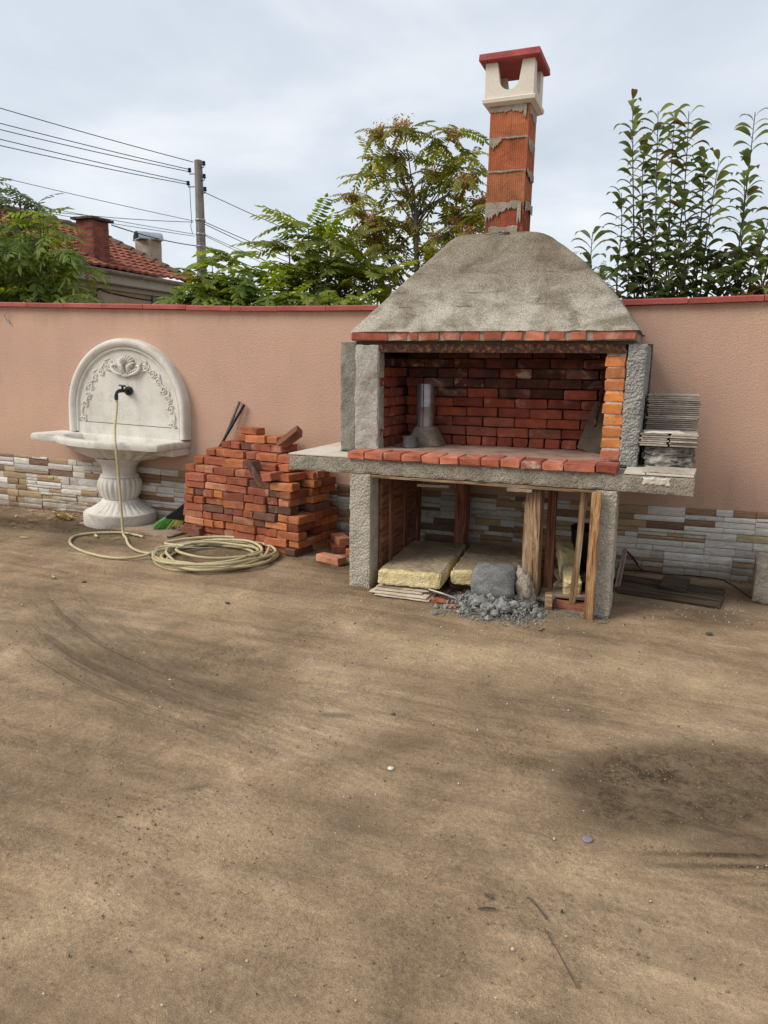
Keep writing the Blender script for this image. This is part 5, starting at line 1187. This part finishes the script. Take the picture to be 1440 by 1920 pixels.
def pole_and_wires():
    px, py = -11.96, 11.0
    t = thing('utility_pole', 'grey concrete utility pole with black insulators behind the wall', 'pole', (px, py, 0))
    mb = MB(); mb.lathe([(.17, 0), (.10, 6.76), (.03, 6.78)], 10, (px, py)); put('pole_shaft', mb.mesh('pole_shaft', 30), mineral('pole_concrete', (.15, .135, .115), (.22, .20, .175), (.29, .27, .24), 3, 40, .5, .006, .95, .4, 0, True), t)
    ins = [(-12.20, 6.49), (-12.26, 6.18), (-11.76, 6.62), (-11.76, 6.31), (-11.75, 6.00)]
    for x, z in ins:
        mb = MB(); s = 1 if x > px else -1
        mb.tube([(px+s*.09, py-.02, z-.05), (x, py-.05, z-.05), (x, py-.05, z)], .012, 6); mb.lathe([(.02, z-.01), (.045, z), (.05, z+.03), (.03, z+.045), (.042, z+.06), (.045, z+.085), (.02, z+.10)], 12, (x, py-.05)); put('insulator', mb.mesh('insulator', 40), M_BLACK, t)
    for z in (4.62, 4.93, 5.28):
        mb = MB(); mb.lathe([(.130, z), (.134, z+.01), (.134, z+.04), (.130, z+.05)], 12, (px, py)); put('clamp_band', mb.mesh('clamp_band', 30), M_STEEL, t)
    mb = MB(); mb.tube(catmull([(-12.16, py-.12, 6.18), (-12.15, py-.13, 5.7), (-12.13, py-.14, 5.3), (-12.16, py-.14, 5.15), (-12.11, py-.14, 4.95)], 5), .008, 5); put('down_lead', mb.mesh('down_lead', 60), M_BLACK, t)
    k = plain('wire_black', (.03, .03, .032), .6)
    kg = plain('wire_grey', (.16, .165, .17), .6)
    def wire(label, a, b, sag, rad=.010, m=k):
        a, b = Vector(a), Vector(b); P = [a.lerp(b, i/24)-Vector((0, 0, sag*4*(i/24)*(1-i/24))) for i in range(25)]
        mb = MB(); mb.tube(P, rad, 5); tag(put('overhead_wire', mb.mesh('overhead_wire', 60), m), label, 'wire', 'overhead wires on the pole')
    e = lambda x, z: (px+(x-px)*2.2, py-8.8, z[0]+(z[1]-z[0])*2.2)
    wire('topmost overhead wire running from the pole top to the upper left', (-12.08, py-.05, 6.72), e(-15.15, (6.72, 7.47)), .12)
    wire('upper of the second pair of wires left of the pole', (-12.20, py-.05, 6.55), e(-15.2, (6.55, 7.16)), .12)
    wire('lower of the second pair of wires left of the pole', (-12.22, py-.05, 6.50), e(-15.25, (6.50, 7.06)), .15)
    wire('upper of the third pair of wires left of the pole', (-12.26, py-.05, 6.25), e(-15.2, (6.25, 6.82)), .12)
    wire('lower of the third pair of wires left of the pole', (-12.28, py-.05, 6.20), e(-15.25, (6.20, 6.73)), .16)
    wire('lone thin wire reaching the pole at mid height from the left', (-12.10, py-.1, 5.28), e(-15.35, (5.28, 6.0)), .10, .008, kg)
    wire('grey wire sloping to the pole just below the lone thin wire', (-12.08, py-.1, 4.95), e(-15.4, (4.95, 5.50)), .10, .008, kg)
    wire('second grey wire sloping to the pole beside its grey neighbour', (-12.08, py-.1, 4.90), e(-15.5, (4.90, 5.32)), .06, .008, kg)
    wire('dark service cable passing the sheet metal cowl to the pole', (-12.05, py-.1, 4.66), (-10.7, 6.2, 4.30), .05, .012)
    wire('near level wire from the brick chimney to the pole', (-12.10, py-.1, 5.25), (-15.0, 7.6, 5.2), .06, .008, k)
    q = lambda x, z: (px+(x-px)*3.0, py+9.0, z[0]+(z[1]-z[0])*3.0)
    wire('upper wire leaving the pole towards the trees on the right', (-11.84, py, 6.0), q(-11.63, (6.0, 5.83)), .10)
    wire('second wire leaving the pole towards the trees', (-11.86, py, 5.27), q(-11.38, (5.27, 4.95)), .10)
    wire('third wire leaving the pole towards the trees', (-11.86, py, 5.22), q(-11.39, (5.22, 4.85)), .14)
    wire('fourth wire leaving the pole towards the trees', (-11.86, py, 4.96), q(-11.39, (4.96, 4.62)), .12, .008, kg)
    wire('fifth wire leaving the pole towards the trees', (-11.86, py, 4.93), q(-11.40, (4.93, 4.50)), .12, .008, kg)
    wire('lowest dark wire leaving the pole towards the trees', (-11.86, py, 4.66), q(-11.39, (4.66, 4.25)), .10, .012)
pole_and_wires()

# ------------------------------------------------------------------ plants
M_BARK = mineral('grey_bark', (.06, .05, .04), (.12, .10, .08), (.19, .165, .135), 8, 60, .6, .006, .95, .4)
M_TWIG = mineral('brown_twig', (.045, .032, .026), (.085, .060, .045), (.13, .095, .07), 8, 60, .4, .004, .9, .3)
LM_AIL = leafmat('tree_of_heaven_leaf', (.130, .155, .022), (.300, .275, .048), .85, (.17, .13, .03))
LM_AIL2 = leafmat('young_compound_leaf', (.115, .165, .022), (.265, .285, .048), .85, (.16, .14, .03))
LM_BUSH = leafmat('bush_leaf', (.095, .150, .024), (.240, .295, .056), .85, (.20, .17, .035))
LM_LOW = leafmat('low_bush_leaf', (.115, .175, .022), (.260, .300, .048), .85, (.19, .17, .03))
LM_SHOOT = leafmat('pear_leaf', (.085, .110, .040), (.205, .235, .080), .75, (.12, .075, .03))
def frond(name, L, pairs, ll, lw, droop, seed, mat, fold=.25):
    r = random.Random(seed); mb = MB()
    pt = lambda u: Vector((L*u*(1-.12*droop*u), L*.06*math.sin(u*3+seed), -droop*L*u*u*.55+.10*L*u))
    P = [pt(i/7) for i in range(8)]; mb.tube(P, [.006*(1-.8*i/7) for i in range(8)], 3, False)
    def leaflet(b, d, n, l, w):
        s = d.cross(n).normalized(); m = b+d*l*.45; tip = b+d*l-n*l*.22
        a1, a2 = b+d*l*.30+s*w*.5-n*w*fold, b+d*l*.68+s*w*.38-n*(w*fold+l*.08); c1, c2 = b+d*l*.30-s*w*.5-n*w*fold, b+d*l*.68-s*w*.38-n*(w*fold+l*.08); m2 = b+d*l*.62-n*l*.06
        mb.add([b, a1, a2, tip, m2, c1, c2], [(0, 1, 2, 4), (4, 2, 3), (0, 4, 6, 5), (4, 3, 6)])
    for i in range(pairs):
        u = .18+.78*i/(pairs-1) if pairs > 1 else .6; b = pt(u); tg = (pt(min(1, u+.03))-pt(u-.03)).normalized(); sd = Vector((0, 0, 1)).cross(tg).normalized(); up = tg.cross(sd)
        k = ll*(1-.35*abs(u-.45))*r.uniform(.85, 1.1)
        for s in (-1, 1):
            d = (tg*.55*r.uniform(.7, 1.3)+sd*s+Vector((0, 0, r.uniform(-.35, .1)))).normalized(); leaflet(b, d, (up+sd*r.uniform(-.3, .3)).normalized(), k, lw)
    tg = (pt(1)-pt(.95)).normalized(); sd = Vector((0, 0, 1)).cross(tg).normalized(); leaflet(pt(1), tg, tg.cross(sd), ll, lw)
    me = mb.mesh(name); me.materials.append(mat); return me
def aim(p, d, roll=0.0):
    d = Vector(d).normalized(); z = Vector((0, 0, 1)); 
    if abs(d.z) > .97: z = Vector((1, 0, 0))
    y = z.cross(d).normalized(); z = d.cross(y)
    M = Matrix((d, y, z)).transposed().to_4x4() @ Matrix.Rotation(roll, 4, 'X'); M.translation = p; return M
def limb(mb, a, b, r0, r1, bend, n=8):
    a, b = Vector(a), Vector(b); mid = (a+b)/2+Vector(bend); P = bez(a, mid, b, n); mb.tube(P, [r0+(r1-r0)*i/n for i in range(n+1)], 6, False); return P
def cluster_mesh(seed):
    r = random.Random(seed); mb = MB()
    for _ in range(460):
        p = Vector((r.gauss(0, .36), r.gauss(0, .36), r.gauss(0, .26)+.05)); p *= .17
        s = r.uniform(.014, .028); d = Vector((r.uniform(-1, 1), r.uniform(-1, 1), r.uniform(-1, 1))).normalized(); e = d.orthogonal().normalized(); f = d.cross(e)
        mb.add([p-e*s, p+f*s*.35, p+e*s, p-f*s*.35], [(0, 1, 2, 3)])
    return mb.mesh('flower_cluster')
def crown(t, spots, meshes, r, dmin=-.5, dmax=.9, part='compound_leaf', sc=(.8, 1.15)):
    for p, out, n in spots:
        a0 = r.uniform(0, 6.28)
        for i in range(n):
            a = a0+i*2.4+r.uniform(-.3, .3); e = r.uniform(dmin, dmax); d = Vector((math.cos(a), math.sin(a), e))+Vector(out)
            q = Vector(p)+Vector((r.uniform(-.03, .03), r.uniform(-.03, .03), r.uniform(-.05, .03)))
            s = r.uniform(*sc); put(part, meshes[r.randrange(len(meshes))], None, t, aim(q, d, r.uniform(-.35, .35)) @ Matrix.Scale(s, 4))
def trees():
    # --- tall tree of heaven with tan seed clusters
    r = random.Random(31)
    FR = [frond('compound_leaf', .52, 9, .125, .046, d, i, LM_AIL) for i, d in enumerate((.5, .8, 1.1, .3, .95))]
    CLM = [cluster_mesh(i) for i in range(3)]
    kc = NT('seed_cluster', .8, .2); c = kc.mix(kc.rand(), (.40, .22, .085), (.56, .38, .14)); a = kc.noise(kc.objc(), 18, 3, .6); kc.done(kc.mix(.5, c, kc.ramp(a, [(.3, .2), (.7, .8)]), 'OVERLAY'))
    for m in CLM: m.materials.append(kc.m)
    t = thing('flowering_tree', 'airy tree with feathery leaves and tan seed clusters beside the chimney', 'tree', (-3.5, 4.0, 0))
    mb = MB(); base = Vector((-3.50, 4.0, 0)); top = Vector((-3.56, 4.0, 3.75))
    limb(mb, base, top, .06, .030, (.05, 0, 0), 12); put('trunk', mb.mesh('trunk', 60), M_BARK, t)
    mb = MB(); tips = []
    # (x, z, has cluster): the ends of the branches
    ends = [(-3.58, 4.62, 1), (-3.92, 4.62, 1), (-4.12, 4.40, 0), (-3.30, 4.58, 0), (-2.98, 4.58, 1), (-2.88, 4.42, 0), (-2.95, 4.15, 0), (-3.75, 4.35, 1), (-4.05, 4.15, 0), (-3.4, 4.25, 1), (-3.85, 4.0, 1), (-3.15, 3.95, 0),
            (-2.72, 4.0, 1), (-2.62, 3.8, 1), (-2.85, 3.72, 1), (-2.6, 3.55, 0), (-3.0, 3.55, 1), (-2.75, 3.35, 1), (-4.66, 4.05, 1), (-4.55, 3.80, 0), (-4.35, 3.72, 1), (-4.12, 3.62, 1), (-4.45, 3.52, 1), (-3.95, 3.55, 0), (-3.75, 3.62, 1), (-4.2, 3.35, 1), (-3.25, 3.35, 1), (-3.5, 3.2, 0),
            (-4.0, 3.2, 0), (-4.55, 3.3, 0), (-3.1, 3.05, 0), (-3.75, 2.9, 0), (-4.1, 2.85, 0)]
    spots = []
    for x, z, cl in ends:
        y = 4.0+r.uniform(-.45, .45)
        if x < -4.05 and z < 4.1: st = Vector((-3.62-.1*r.random(), 4.0, 2.55+.3*r.random()))
        elif z > 3.9: st = top+Vector((0, 0, -r.uniform(0, .3)))
        else: st = Vector((-3.53, 4.0, r.uniform(2.5, 3.3)))
        P = limb(mb, st, (x, y, z), .012, .004, (r.uniform(-.06, .06), 0, .10 if z > 3.6 else -.02), 8)
        spots.append(((x, y, z), (0, 0, .1), 8)); m = P[5]; spots.append((tuple(m), (0, 0, .15), 2))
        if cl:
            o = tag(put('seed_cluster', CLM[r.randrange(3)], None, t, TR((x+r.uniform(-.03, .03), y-.05, z+r.uniform(-.07, .02)), (r.uniform(-.4, .4), r.uniform(-.4, .4), r.uniform(0, 6))) @ Matrix.Scale(r.uniform(.8, 1.2), 4)), kind='stuff')
    put('limbs', mb.mesh('limbs', 60), M_BARK, t)
    crown(t, spots, FR, r, -.55, .55, 'compound_leaf', (.62, .95))
    # --- younger tree of heaven in front of it, long level fronds
    r = random.Random(17)
    FR2 = [frond('compound_leaf', .66, 11, .15, .052, d, i+9, LM_AIL2) for i, d in enumerate((.35, .6, .8, .2))]
    t = thing('young_feathery_tree', 'young green tree with long level feathery fronds in the middle behind wall', 'tree', (-4.7, 3.0, 0))
    mb = MB(); spots = []
    stems = [((-4.70, 3.0, 0), (-4.70, 3.0, 3.38)), ((-4.95, 3.1, 0), (-5.02, 3.05, 3.12)), ((-4.45, 2.9, 0), (-4.38, 3.0, 3.20)), ((-4.2, 3.2, 0), (-4.12, 3.2, 2.95)), ((-4.6, 3.3, 0), (-4.58, 3.3, 2.85)), ((-4.0, 3.0, 0), (-3.82, 3.1, 2.72)), ((-4.9, 2.8, 0), (-4.86, 2.8, 2.72))]
    for a, b in stems:
        P = limb(mb, a, b, .026, .010, (.03, 0, 0), 14)
        spots.append((tuple(P[-1]), (0, 0, .22), 9))
        for q, n in ((13, 5), (12, 5), (11, 5), (10, 4)): 
            if P[q].z > 2.1: spots.append((tuple(P[q]), (0, 0, .05), n))
    put('trunk', mb.mesh('trunk', 60), M_BARK, t)
    crown(t, spots, FR2, r, -.25, .40, 'compound_leaf', (.75, 1.1))
    # --- low yellow-green bush
    r = random.Random(5)
    FR3 = [frond('leaf_spray', .34, 5, .125, .060, d, i+3, LM_LOW) for i, d in enumerate((.6, 1.0, 1.4))]
    t = thing('low_bush', 'low yellow green bush rising just above the coping between pole and young tree', 'bush', (-5.4, 1.6, 0))
    mb = MB(); spots = []
    for x, y, z in ((-6.0, 1.9, 2.35), (-5.8, 1.7, 2.42), (-5.62, 2.0, 2.55), (-5.47, 1.9, 2.85), (-5.45, 1.6, 2.62), (-5.27, 2.0, 2.90), (-5.25, 1.7, 2.60), (-5.1, 1.9, 2.55), (-4.92, 1.9, 2.74), (-4.95, 1.6, 2.50), (-4.75, 1.8, 2.50), (-4.6, 1.9, 2.42), (-5.6, 1.6, 2.40), (-5.35, 1.6, 2.40), (-5.1, 1.6, 2.38), (-4.5, 1.7, 2.36), (-4.35, 1.9, 2.38), (-4.1, 1.8, 2.34), (-3.9, 2.0, 2.36), (-3.6, 2.0, 2.34)):
        P = limb(mb, (x*.5-5.2*.5, y, 0), (x, y, z), .012, .005, (0, 0, .2), 10)
        spots.append(((x, y, z), (0, 0, .35), 8)); spots.append((tuple(P[9]), (0, 0, .1), 6)); spots.append((tuple(P[8]), (0, 0, .0), 3))
    put('trunk', mb.mesh('trunk', 60), M_TWIG, t); crown(t, spots, FR3, r, -.6, .8, 'leaf_spray', (.7, 1.1))
    # --- dense bush at the left
    r = random.Random(8)
    FR4 = [frond('leaf_spray', .38, 5, .165, .048, d, i+5, LM_BUSH) for i, d in enumerate((.7, 1.1, 1.5))]
    t = thing('leafy_bush', 'dense green bush with long narrow leaves before the tiled house roof', 'bush', (-8.1, 1.8, 0))
    mb = MB(); spots = []
    def inside(x, z): return z < min(3.36, 2.42+(-7.02-x)*1.05) and x > -9.3
    n = 0
    while n < 75:
        x, z = r.uniform(-9.2, -7.1), r.uniform(2.1, 3.4); y = r.uniform(1.2, 2.2)
        if not inside(x, z): continue
        spots.append(((x, y, z), (.25, -.25, .1), 5)); n += 1
        if n % 4 == 0: limb(mb, (-8.2+.4*(x+8.2), 1.8, 0), (x, y, z), .018, .005, (0, 0, .25), 9)
    for x, z in ((-8.02, 3.52), (-8.08, 3.35), (-7.95, 3.38)): spots.append(((x, 1.8, z), (0, 0, .8), 4)); limb(mb, (-8.1, 1.8, 0), (x, 1.8, z), .014, .004, (0, 0, .2), 9)
    put('trunk', mb.mesh('trunk', 60), M_TWIG, t); crown(t, spots, FR4, r, -.75, .45, 'leaf_spray', (.75, 1.15))
    t = thing('grey_green_tree', 'taller grey green tree cut off by the left edge above the bush', 'tree', (-9.3, 2.4, 0))
    r = random.Random(12); mb = MB(); spots = []
    LM5 = leafmat('grey_green_leaf', (.075, .105, .034), (.165, .200, .060), .7); FR5 = [frond('leaf_spray', .36, 5, .12, .036, d, i+15, LM5) for i, d in enumerate((.6, 1.0, 1.3))]
    for x, z in ((-9.0, 3.95), (-8.82, 3.80), (-9.1, 3.7), (-8.75, 3.55), (-8.95, 3.4), (-9.2, 3.5), (-9.4, 4.0), (-9.5, 3.6), (-9.3, 3.2), (-9.0, 3.1), (-8.85, 3.25), (-9.6, 4.2), (-9.2, 3.85), (-9.4, 2.9)):
        y = 2.4+r.uniform(-.3, .3); limb(mb, (-9.3, 2.4, 0), (x, y, z), .03, .006, (0, 0, .3), 9); spots.append(((x, y, z), (0, 0, .35), 8))
    put('trunk', mb.mesh('trunk', 60), M_TWIG, t); crown(t, spots, FR5, r, -.5, .8, 'leaf_spray', (.75, 1.05))
    # --- far light bush right of the hood
    r = random.Random(15); t = thing('far_bush', 'small pale green bush peeping out right of the cement hood', 'bush', (-1.3, 4.0, 0))
    mb = MB(); spots = []
    for _ in range(16):
        x, z = r.uniform(-1.55, -1.0), r.uniform(2.3, 2.98); spots.append(((x, 4+r.uniform(-.2, .2), z), (0, 0, .6), 5)); limb(mb, (-1.3, 4, 0), (x, 4, z), .012, .004, (0, 0, .2), 8)
    put('trunk', mb.mesh('trunk', 60), M_TWIG, t); FR6 = [frond('leaf_spray', .22, 6, .05, .018, d, i+25, LM_LOW) for i, d in enumerate((.6, 1.0))]; crown(t, spots, FR6, r, -.4, .9, 'leaf_spray', (.8, 1.1))
    # --- upright pear shoots on the right
    def leaf(seed):
        r = random.Random(seed); mb = MB(); L, w = .138, .074; n = 6; c = []
        for i in range(n+1):
            u = i/n; x = .02+L*(math.sin(u*1.25)/math.sin(1.25)); z = .034*math.sin(u*2.2)-.046*u**2.2*(1+.3*r.random()); q = w*.5*math.sin(math.pi*min(1, u*.93+.06))**.8*(1-.25*u); q = 0 if i == n else q
            c.append((x, q, z))
        v = [(0, 0, -.012), (.02, 0, 0)]; 
        for x, q, z in c: v += [(x, q, z+q*.28), (x, 0, z), (x, -q, z+q*.28)]
        f = []
        for i in range(n):
            b = 2+i*3; f += [(b, b+3, b+4, b+1), (b+1, b+4, b+5, b+2)]
        mb.add(v, f); mb.tube([(0, 0, -.012), (.012, 0, -.004), (.024, 0, c[0][2])], .0025, 3, False)
        me = mb.mesh('leaf', 180); me.materials.append(LM_SHOOT); return me
    LV = [leaf(i) for i in range(4)]
    X = lambda px, y: -.57+(px-1190)*.0044+(y-185)*.00034
    Z = lambda y: 3.97-(y-185)*.00459
    def shoots(name, label, base, st, fill, seed):
        r = random.Random(seed); t = thing(name, label, 'tree', base); mb = MB(); n = 0; bx, by, _ = base
        mb.tube([(bx, by, 0), (bx+.02, by, .8), (bx, by, 1.55)], [.07, .055, .05], 10)
        rest = MB()
        def leafat(M, far):
            nonlocal n
            if n < 300: put('leaf', LV[r.randrange(4)], None, t, M); n += 1
            else:
                me = LV[r.randrange(4)]; rest.add([M @ v.co for v in me.vertices], [tuple(p.vertices) for p in me.polygons])
        for (tx, ty, bx2, y0, s) in st:
            a = Vector((X(bx2, 545), by+y0, 2.1)); top = Vector((X(tx, ty), by+y0+r.uniform(-.05, .05), Z(ty))); 
            limb(mb, (bx, by, 1.5), a, .02, .010, ((a.x-bx)*.3, y0*.3, -.05), 6); P = catmull([a, a.lerp(top, .35)+Vector((r.uniform(-.02, .02), 0, 0)), a.lerp(top, .7)+Vector((r.uniform(-.015, .015), 0, 0)), top], 10)
            mb.tube(P, [.0085*(1-.65*i/(len(P)-1)) for i in range(len(P))], 6)
            d = 0; az = r.uniform(0, 6.28); Lt = (top-a).length; step = .039
            while d < Lt:
                u = d/Lt; j = u*(len(P)-1); i = min(int(j), len(P)-2); p = P[i].lerp(P[i+1], j-i)
                # leaves alternate, mostly seen edge-on to left and right
                az += math.pi+r.uniform(-.75, .75); k = 1.1*s*(1 if u < .93 else .75)*r.uniform(.85, 1.12)
                e = r.uniform(.05, .45)+(.25 if u > .95 else 0)
                leafat(aim(p, (math.cos(az), math.sin(az)*.75, e), r.uniform(-.3, .3)) @ Matrix.Scale(k, 4), False); d += step
        for _ in range(fill[0]):
            p = Vector((r.uniform(fill[1], fill[2]), by+r.uniform(-.25, .3), 2.05+.62*r.random()**1.6)); az = r.uniform(0, 6.28)
            leafat(aim(p, (math.cos(az), math.sin(az), r.uniform(-.2, .5)), r.uniform(-.5, .5)) @ Matrix.Scale(r.uniform(1.0, 1.5), 4), True)
            if _ % 3 == 0: limb(mb, (bx, by, 1.6), p, .007, .003, (0, 0, .1), 4)
        put('trunk', mb.mesh('trunk', 60), M_TWIG, t)
        if rest.v: tag(put('leaves', rest.mesh('leaves', 180), LM_SHOOT, t), kind='stuff')
    shoots('pear_tree', 'pruned fruit tree sending up many upright leafy shoots right of the hood', (-.15, 1.35, 0),
           [(1186, 182, 1192, 0, 1), (1207, 242, 1204, .15, 1), (1235, 215, 1230, -.1, 1.1), (1266, 208, 1248, .05, 1.2), (1292, 220, 1276, -.1, 1.1), (1322, 285, 1312, .1, 1.05), (1348, 312, 1318, -.05, 1.1), (1165, 360, 1158, -.1, 1.05),
            (1222, 390, 1216, .25, 1), (1255, 400, 1262, .25, 1), (1285, 380, 1296, -.2, 1.1), (1300, 420, 1286, .2, 1.1), (1178, 430, 1175, .2, 1.1), (1335, 450, 1330, .2, 1)], (200, -.74, .45), 3)
    shoots('small_pear_tree', 'smaller fruit tree with few upright leafy shoots at the right edge', (.5, 1.35, 0), [(1411, 230, 1385, 0, 1), (1398, 330, 1392, .15, 1), (1438, 425, 1400, -.1, 1.1), (1350, 490, 1372, .1, 1.1), (1462, 400, 1430, .1, 1.1), (1425, 470, 1440, 0, 1.1)], (90, .25, .85), 4)
    shoots('leafy_sapling', 'single leafy shoot standing alone just right of the cement hood', (-.92, 1.35, 0), [(1103, 424, 1093, 0, 1.1)], (6, -.95, -.85), 6)
trees()

# ------------------------------------------------------------------ small litter on the yard
def litter():
    r = random.Random(9)
    ky = leafmat('fallen_leaf_colour', (.42, .33, .08), (.50, .42, .16), .2); kb = leafmat('dry_leaf_colour', (.14, .07, .03), (.22, .12, .05), .1)
    def lf(seed, w):
        q = random.Random(seed); mb = MB(); L = .10; c = []
        for i in range(6):
            u = i/5; ww = w*math.sin(math.pi*min(1, .05+u*.95))*.5; ww = 0 if i == 5 else ww; z = .004+.018*abs(u-.5)*q.uniform(.5, 1.5)
            c += [((u-.5)*L, ww, z+ww*.5), ((u-.5)*L, 0, z), ((u-.5)*L, -ww, z+ww*.35)]
        f = []
        for i in range(5): b = i*3; f += [(b, b+3, b+4, b+1), (b+1, b+4, b+5, b+2)]
        mb.add(c, f); return mb.mesh('fallen_leaf', 180)
    MY = [lf(i, .026) for i in range(3)]; MBm = [lf(i+5, .03) for i in range(2)]
    for m in MY: m.materials.append(ky)
    for m in MBm: m.materials.append(kb)
    Y = [(-6.12, -.79), (-6.4, -.48), (-6.38, -.28), (-6.07, -.57), (-6.23, -.24), (-6.22, -.14), (-6.33, -.15), (-6.0, -.3), (-5.99, -.44), (-4.97, -.87), (-4.75, -.87), (-4.66, -.68), (-4.29, -2.06), (-6.5, -.2), (-5.54, -1.17)]
    for x, y in Y:
        o = put('fallen_leaf', MY[r.randrange(3)], None, None, TR((x, y, .004), (0, 0, r.uniform(0, 6.3))) @ Matrix.Scale(r.uniform(.8, 1.25), 4)); tag(o, 'narrow yellow leaf fallen on the yard near the fountain', 'leaf', 'yellow leaves fallen near the fountain')
    for i in range(24):
        x, y = -5.86+r.gauss(0, .08), -.33+r.gauss(0, .05); m = MY[r.randrange(3)] if r.random() < .45 else MBm[r.randrange(2)]
        o = put('fallen_leaf', m, None, None, TR((x, y, .006+.03*max(0, 1-math.hypot(x+5.86, y+.33)/.12)*r.random()), (r.uniform(-.5, .5), r.uniform(-.5, .5), r.uniform(0, 6.3)))); tag(o, 'dry leaf in the small heap left of the fountain foot', 'leaf', 'dry leaves heaped left of the fountain')
    mb = MB(); rr = random.Random(14)
    def peb(m, x, y, s):
        q = Euler((rr.uniform(0, 6), rr.uniform(0, 6), rr.uniform(0, 6))).to_matrix()
        v = [Vector((x, y, s*.25))+q @ Vector(p)*s*rr.uniform(.7, 1.2) for p in ((1, 0, 0), (-1, 0, 0), (0, 1, 0), (0, -1, 0), (0, 0, .7), (0, 0, -.7))]
        m.add(v, [(0, 2, 4), (2, 1, 4), (1, 3, 4), (3, 0, 4), (2, 0, 5), (1, 2, 5), (3, 1, 5), (0, 3, 5)])
    mw, md = MB(), MB()
    for i in range(4500):
        # more of them towards the camera, where they can be seen
        y = -5.6+5.4*rr.random()**1.15; x = rr.uniform(-1.9-(y+5.6)*.95, .55+(y+5.6)*.12)
        s = min(.007, .0010+rr.expovariate(1)*.0008*(1+.30*(y+5.6))); peb(mw if rr.random() < .42 else md, x, y, s)
    mc = MB()
    for cx, cy, sx_, sy_, n_ in ((-1.12, -3.47, .2, .1, 500), (-.98, -3.99, .16, .1, 450), (-.42, -3.32, .14, .06, 350), (-1.9, -4.3, .3, .16, 700), (-2.18, -2.93, .3, .08, 350), (.1, -3.25, .3, .14, 700), (.3, -3.72, .3, .03, 400), (-.2, -4.25, .25, .15, 400), (-1.4, -4.55, .4, .2, 600), (-2.9, -3.3, .6, .2, 600)):
        for _ in range(n_): peb(mc, rr.gauss(cx, sx_), rr.gauss(cy, sy_), min(.006, .0012+rr.expovariate(1)*.0011))
    for _ in range(2600):
        x = rr.uniform(-7.2, .9); peb(mc, x, -.012-abs(rr.gauss(0, .03)), rr.uniform(.003, .010))
    for x0, x1, y0, y1 in ((-2.17, -1.99, -1.34, -1.09), (-.45, -.30, -1.40, -1.07), (-4.2, -2.9, -.79, -.5)):
        for _ in range(350):
            x = rr.uniform(x0, x1); y = (y0+(rr.gauss(0, .02)-.008)) if x1-x0 < 1 else -.51-.235*(x+4.24)/1.34-.02-abs(rr.gauss(0, .03)); peb(mc, x, y, rr.uniform(.002, .007))
    tag(put('earth_crumbs', mc.mesh('earth_crumbs'), mineral('earth_crumb', (.15, .10, .056), (.23, .158, .09), (.32, .23, .135), 60, 90, .2, .002)), 'loose brown earth crumbs in rough patches of the yard', 'crumbs', None, 'stuff')
    for i in range(120):
        x, y = rr.gauss(-1.5, .5), rr.gauss(-1.95, .3); peb(mw, x, y, rr.uniform(.002, .0065))
    for i in range(90):
        x, y = rr.gauss(.35, .25), rr.gauss(-.95, .2); peb(mw, x, y, rr.uniform(.002, .006))
    tag(put('pale_grit', mw.mesh('pale_grit'), mineral('pale_chips', (.40, .34, .26), (.55, .48, .38), (.66, .60, .50), 60, 90, .2, .002)), 'pale stone grit strewn over the whole yard', 'grit', None, 'stuff')
    tag(put('dark_grit', md.mesh('dark_grit'), mineral('dark_chips', (.06, .042, .03), (.11, .08, .055), (.20, .15, .10), 60, 90, .2, .002)), 'dark earth crumbs strewn over the whole yard', 'grit', None, 'stuff')
    mb = MB(); mb.lathe([(.018, 0), (.019, .002), (.017, .006), (.013, .0075), (.001, .0075)], 20, (-.167, -3.763)); tag(put('bottle_cap', mb.mesh('bottle_cap', 40), plain('mauve_cap', (.20, .16, .19), .4)), 'small round mauve bottle cap lying alone on the yard', 'bottle cap')
    for a, b, w, lab in (((-.435, -4.235), (-.385, -4.215), .0028, 'short dark twig in the foreground near the middle'), ((-.30, -4.13), (-.235, -4.20), .003, 'short straight twig in the foreground right of its shorter neighbour'), ((-.235, -4.24), (-.12, -4.42), .0016, 'long thin stalk lying in the right foreground'), ((-.43, -4.165), (-.405, -4.175), .005, 'tiny dark bark chip in the foreground'), ((-.675, -1.75), (-.66, -1.70), .004, 'small dark twig on the ground before the fireplace'), ((-.09, -1.21), (-.085, -1.24), .004, 'tiny nail-like stub on the ground right of the fireplace')):
        mb = MB(); mb.tube([(a[0], a[1], .004), ((a[0]+b[0])/2, (a[1]+b[1])/2, .007), (b[0], b[1], .004)], w, 5); tag(put('twig', mb.mesh('twig', 60), M_TWIG), lab, 'twig')
    for i, (x, y, s, lab) in enumerate(((-.96, -3.60, .012, 'white pebble lying on the yard in the middle foreground'), (.30, -1.39, .018, 'small dark stone on the damp patch at the right'), (-4.0, -2.05, .016, 'small dark stone on the yard at the far left'), (-2.75, -2.05, .014, 'small brown stone on the yard in front of the brick pile'), (-1.12, -3.15, .010, 'tiny dark stone on the open yard before the fireplace'))):
        o = put('small_stone', rock('small_stone', s, 100+i, 2, .25, 1.6, (1.2, .9, .6)), M_TILEW if i == 0 else M_GROUT, None, TR((x, y, s*.4))); tag(o, lab, 'stone')
litter()
